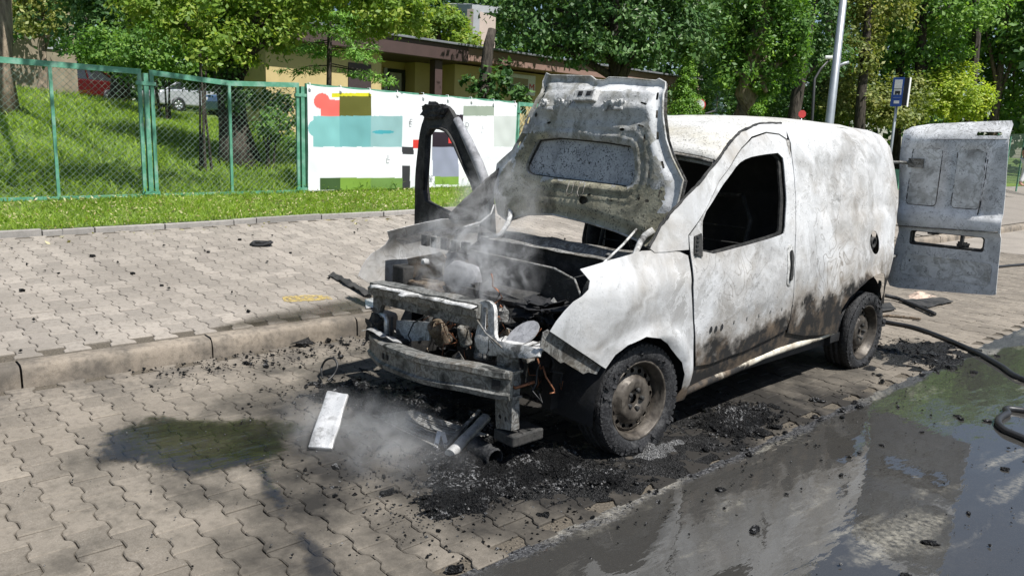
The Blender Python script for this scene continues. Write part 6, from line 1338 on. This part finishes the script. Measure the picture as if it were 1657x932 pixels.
def chunks(name, spots, mat):
    bm = bmesh.new(); bmesh.ops.create_icosphere(bm, subdivisions=2, radius=1.0); bv = np.array([v.co[:] for v in bm.verts]); bf = np.array([[v.index for v in f.verts] for f in bm.faces]); bm.free(); V=[];F=[]
    for k,(x,y,z,s) in enumerate(spots):
        n_ = np.array([noise.fractal(Vector(p)*1.6+Vector((k*3.1,k,0)),1,2,3) for p in bv]); a = RNG.uniform(0,6.28); st = np.array([RNG.uniform(.7,1.8),RNG.uniform(.5,1.1),RNG.uniform(.3,.7)])
        q = bv*(1+.75*n_)[:,None]*st*s; c_,s_ = math.cos(a),math.sin(a); V.append(q@np.array([[c_,-s_,0],[s_,c_,0],[0,0,1]])+np.array([x,y,z])); F.append(bf+len(bv)*k)
    o = link(name, np_mesh(name, np.concatenate(V), np.concatenate(F), mat)); shade_auto(o,50); return o
sp_ = []
for P,n in ((PA,34),(PB,44),(PC,22),(PD,22)): in_poly(P,n,.018,.052)
in_poly([(1.0,-.6),(1.3,-.6),(1.35,3.4),(1.0,3.4)],26,.012,.036); in_poly([(1.4,-.4),(2.3,-.2),(2.2,2.2),(1.4,2.2)],22,.010,.028,lambda x,y:-.002); in_poly([(-2.05,-1.1),(-1.6,-1.1),(-1.5,.2),(-2.05,.2)],16,.012,.035)
tag(chunks('melted_lumps', sp_, M['ash']), 'charred melted lumps lying among the ash', 'lumps', kind='stuff')
def slabmesh(corners, thick, mat, name, label, cat, wob=.01, seed=0, n=(10,5)):
    a,b,c,d = [Vector(p) for p in corners]; v=[]; nx,ny_=n
    nrm = (b-a).cross(d-a).normalized(); nrm = nrm if nrm.z > 0 else -nrm
    for j in range(ny_+1):
        for i in range(nx+1):
            p = a.lerp(b,i/nx).lerp(d.lerp(c,i/nx),j/ny_); v.append(p+nrm*wob*noise.noise(p*9+Vector((seed,0,0))))
    f=[(j*(nx+1)+i,j*(nx+1)+i+1,(j+1)*(nx+1)+i+1,(j+1)*(nx+1)+i) for j in range(ny_) for i in range(nx)]
    o = add(name, v, f, mat, None, True); s=o.modifiers.new('s','SOLIDIFY'); s.thickness=thick; s.offset=0; bv=o.modifiers.new('b','BEVEL'); bv.width=min(.006,thick*.3); bv.segments=2; tag(o,label,cat); return o
slabmesh([G(530,634,.20),G(564,638,.20),G(538,727,.015),G(499,725,.015)], .022, M['alu'], 'panel_fragment', 'pale flat panel fragment leaning on the char clump', 'fragment', .012, 1, (5,14))
slabmesh([G(571,672,.05),G(586,674,.05),G(606,692,.02),G(590,692,.02)], .012, M['slush'], 'panel_fragment', 'small grey fragment lying beside the pale slab', 'fragment', .012, 2)
# collapsed radiator
r0,r1,r2,r3 = [G(604,672,.06),G(668,664,.12),G(790,704,.06),G(706,722,.03)]
rad = empty('radiator', r0); tag(rad, 'collapsed finned radiator core under the crash beam', 'radiator'); Ri = Matrix.Translation(-r0)
mb = MB()
for k in range(17):
    t = k/16; a = r0.lerp(r1,t); b = r3.lerp(r2,t); mid = a.lerp(b,.5)+Vector((0,0,-.022*math.sin(t*3)+.015*noise.noise((t*6,0,0)))); mb.tube([a,a.lerp(mid,.5)+Vector((0,0,.008*noise.noise((t*9,1,0)))),mid,mid.lerp(b,.5),b],.0052,5)
o = mb.build('cooling_tubes', M['sootgrey'], rad, True); o.matrix_parent_inverse = Ri; tag(o, kind='stuff')
vv=[a.lerp(b,j/6).lerp(c.lerp(d,j/6),i/6)+Vector((0,0,-.03)) for a,b,c,d in ((r0,r1,r3,r2),) for i in range(7) for j in range(7)]
o = add('fin_sheet', vv, [(i*7+j,i*7+j+1,(i+1)*7+j+1,(i+1)*7+j) for i in range(6) for j in range(6)], M['soot'], rad); o.matrix_parent_inverse = Ri
def barmesh(name,label,cat,pts,sec,mat):
    pts=[Vector(p) for p in pts]; t=(pts[-1]-pts[0]).normalized(); s=t.cross(Vector((0,0,1))).normalized(); u=s.cross(t); n=len(sec); v=[]
    for p in pts: v += [p+s*a+u*b for a,b in sec]
    f=[(i*n+k,i*n+(k+1)%n,(i+1)*n+(k+1)%n,(i+1)*n+k) for i in range(len(pts)-1) for k in range(n)]+[tuple(range(n))[::-1],tuple((len(pts)-1)*n+k for k in range(n))]
    o=MB().put(v,f).build(name,mat); shade_auto(o,35); tag(o,label,cat); return o
C_ = [( .030*math.cos(t), .026*math.sin(t)) for t in [math.radians(a) for a in range(-20,221,24)]]+[(-.02,-.012),(.02,-.012)]
q0,q1 = G(786,676,.10),G(728,735,.03); barmesh('aluminium_bar','bright rounded aluminium bar propped before the radiator frame','bar',[q0.lerp(q1,k/8)+Vector((0,0,.006*noise.noise((k*.7,0,0)))) for k in range(9)],C_,M['alu'])
q0,q1 = G(776,664,.12),G(722,722,.04); barmesh('aluminium_bar','thin dull strip lying behind the bright bar','bar',[q0.lerp(q1,k/6) for k in range(7)],[(-.010,-.006),(.010,-.006),(.010,.006),(-.010,.006)],M['sootgrey'])
for (x0,y0),(x1,y1),lb in (((711,698),(705,724),'pale metal splinter standing nearest the radiator fins'),((716,699),(723,724),'pale metal splinter leaning beside its twin near the bar')):
    barmesh('metal_splinter',lb,'splinter',[G(x0,y0,.08),G(x1,y1,.02)],[(-.012,-.003),(.012,-.003),(.012,.003),(-.012,.003)],M['alu'])
# crushed air duct
q = G(790,735,.0); du = empty('air_duct', q); tag(du, 'charred flexible duct lying before the front wheel', 'duct'); Di = Matrix.Translation(-q)
p0,p1 = G(768,720,.05),G(802,742,.04); mb=MB(); pts=[p0.lerp(p1,k/14) for k in range(15)]; mb.tube(pts,[.045+.006*(k%2)+.01*noise.noise((k*.4,0,0)) for k in range(15)],14,False); o=mb.build('duct_wall',M['tyre'],du,True); o.matrix_parent_inverse=Di; s=o.modifiers.new('s','SOLIDIFY'); s.thickness=.006
# hoses
def hose(name,label,pts,r,mat,cat='hose',sub=8):
    pts=[Vector(p) for p in pts]; out=[]
    for i in range(len(pts)-1):
        a=pts[max(i-1,0)];b=pts[i];c=pts[i+1];d=pts[min(i+2,len(pts)-1)]
        for k in range(sub):
            t=k/sub; out.append(.5*((2*b)+(c-a)*t+(2*a-5*b+4*c-d)*t*t+(3*b-a-3*c+d)*t**3))
    out.append(pts[-1]); o=MB().tube(out,r,12).build(name,mat,None,True); tag(o,label,cat); return o
hr=.020
hose('fire_hose','black fire hose running from behind the van to the road', [G(1400,512,hr)+Vector((-.15,.1,0)),G(1430,520,hr),G(1480,530,hr),G(1530,548,hr),G(1580,570,hr),G(1620,592,hr),G(1657,614,hr),(2.35,3.1,hr),(3.4,3.0,hr),(5.2,3.4,hr),(8.0,4.2,hr)], hr, M['rubber'])
hose('fire_hose','black hose bent back in a loop on the wet asphalt', [(8.0,3.1,hr),(5.0,2.9,hr),(2.9,2.72,hr),G(1657,664,hr),G(1630,669,hr),G(1615,680,hr),G(1624,694,hr),G(1650,706,hr),(2.5,1.78,hr),(3.6,1.55,hr),(5.5,1.7,hr),(8.0,2.1,hr)], hr, M['rubber'])
hose('fire_hose','thin dark hose crossing the pavement beyond the open rear door', [G(1560,437,.02),G(1612,432,.02),G(1657,428,.02),G(1720,424,.02)], .02, M['rubber'])
hose('charred_trim','black bent trim strip lying behind the rear wheel', [G(1432,478,.05),G(1455,484,.03),G(1490,498,.03),G(1512,508,.03)], .022, M['tyre'], 'trim strip')
hose('charred_trim','thin scorched lath lying behind the van', [G(1425,510,.02),G(1455,512,.02),G(1490,516,.02)], .014, M['rust'], 'trim strip')
slabmesh([G(1455,486,.03),G(1528,482,.03),G(1543,488,.02),G(1500,497,.02)], .012, M['soot'], 'charred_board', 'charred flat board lying below the open rear door', 'board', .015, 4)
mound('burnt_insulation','pale pinkish burnt insulation on the charred board',[(G(1462,482).x,G(1462,482).y),(G(1490,486).x,G(1490,486).y),(G(1522,480).x,G(1522,480).y),(G(1500,472).x,G(1500,472).y),(G(1475,472).x,G(1475,472).y)],.10,plain('pinkish_ash',(.48,.36,.28),.9,0,.3,20),sp=.04,cat='insulation',seed=11)
slabmesh([G(1440,490,.02),G(1450,500,.02),G(1420,505,.02),G(1412,495,.02)], .01, M['soot'], 'charred_board', 'small charred board end beside the rear corner', 'board', .01, 5)
# kerbside bits
k0 = XP(424,396,-5.0); kz = side_z(-5.0,k0.y)
def SW(px,py):      # pixel onto the sloping sidewalk
    d = CF+CR*(px-828.5)/FPX-CU*(py-466)/FPX; t=1.0
    lo,hi=1,40
    for _ in range(50):
        t=(lo+hi)/2; p=CAM+d*t
        if p[2] > gz(p[0],p[1]): lo=t
        else: hi=t
    return Vector(CAM+d*lo)
c_ = SW(424,397); o = MB().lathe([(.10,-.02),(.125,0),(.10,.022),(.075,0)],24,Matrix.Translation(c_+Vector((0,0,.022))) @ Matrix.Rotation(.06,4,'X'),True,lambda r,z,a,i:(r*(1+.12*math.sin(3*a)),z+.01*math.sin(2*a))).build('rubber_ring', M['tyre'], None, True); tag(o,'crumpled black rubber ring lying on the sidewalk','ring')
for k,(px,py,s) in enumerate(((150,416,.03),(36,472,.025),(215,444,.022),(337,409,.02),(388,389,.022),(470,410,.018),(95,443,.015),(262,463,.018))):
    c_=SW(px,py); o=lump('char_chunk',(0,0,s*.4),(s,s*.8,s*.5),M['ash'],None,n=2,amp=.6,seed=k); o.location=c_; tag(o,'small black chunk of char lying on the sidewalk','chunk','char chunks on the sidewalk')
slabmesh([SW(530,446)+Vector((0,0,.012)),SW(540,443)+Vector((0,0,.012)),SW(604,478)+Vector((0,0,.03)),SW(590,482)+Vector((0,0,.03))], .012, M['soot'], 'charred_trim', 'charred flat strip on the sidewalk by the far wing', 'trim strip', .03, 6, (4,14))
mound('ash_heap','crumbly ash on the sidewalk edge by the far wing',[tuple(SW(x,y)[:2]) for x,y in ((575,470),(605,468),(620,478),(600,486),(578,482))],.05,M['ash'],sp=.03,seed=12).location=(0,0,SW(595,478).z)
slabmesh([SW(590,488)+Vector((0,0,.02)),SW(622,484)+Vector((0,0,.02)),SW(622,500)+Vector((0,0,.01)),SW(592,500)+Vector((0,0,.01))], .008, M['alu'], 'panel_fragment', 'pale sheet lying on the kerb behind the front corner', 'fragment', .01, 7)
hose('wire_loop','thin black wire loop standing by the front corner',[G(522,612,.02),G(520,597,.06),G(527,583,.12),G(540,580,.14),G(546,592,.10),G(540,606,.05),G(530,616,.02)],.007,M['wire'],'wire')
slabmesh([G(488,551,.03),G(500,545,.05),G(505,556,.03),G(470,557,.015)], .004, M['slush'], 'panel_fragment', 'crumpled grey scrap at the foot of the kerb', 'fragment', .04, 8)
# grass in kerb joints, stray leaves on the strip
# ------------------------------------------------------------------ steam
def steam(name, label, c, r, dens, scale, seed, lo=.48, hi=.72, rot=0):
    bm = bmesh.new(); bmesh.ops.create_icosphere(bm, subdivisions=3, radius=1.0); me = bpy.data.meshes.new(name); bm.to_mesh(me); bm.free()
    o = link(name, me, None, c); o.scale = r; o.rotation_euler=(0,0,rot); tag(o, label, 'steam', kind='stuff')
    m_ = bpy.data.materials.new(name); m_.use_nodes = True; t = NT.__new__(NT); t.m = m_; t.t = m_.node_tree; t.t.nodes.clear(); t.out = t.t.nodes.new('ShaderNodeOutputMaterial')
    ob = t.obj(); ln = t.n('VectorMath', {'operation':'LENGTH'}); t.set(ln,'i0',ob); fall = t.sm(ln.outputs['Value'],1.0,.25)
    p = t.pos(); ad = t.n('VectorMath', {'operation':'ADD'}); t.set(ad,'i0',p); ad.inputs[1].default_value=(seed,seed*2,seed*.5)
    n = t.noise(scale,6,.62,ad.outputs[0],1.2).outputs[0]; d = t.math('MULTIPLY', t.math('MULTIPLY', t.sm(n,lo,hi), fall), dens)
    v = t.n('VolumePrincipled'); t.set(v,'Color',(.95,.95,.95)); t.set(v,'Density',d); v.inputs['Anisotropy'].default_value=.2
    t.t.links.new(v.outputs[0], t.out.inputs['Volume']); me.materials.append(m_); return o
steam('steam','white steam rising from the engine bay',(-.12,-.36,.90),(.50,.36,.40),13.0,6.5,1.0,.50,.70)
steam('steam','white steam drifting in front of the raised bonnet',(-.45,.12,1.22),(.45,.24,.30),8.0,6.5,4.0,.50,.70)
steam('steam','low steam creeping over the pavers before the van',(.02,-1.12,.10),(.80,.42,.16),4.2,4.0,7.0,.42,.7)
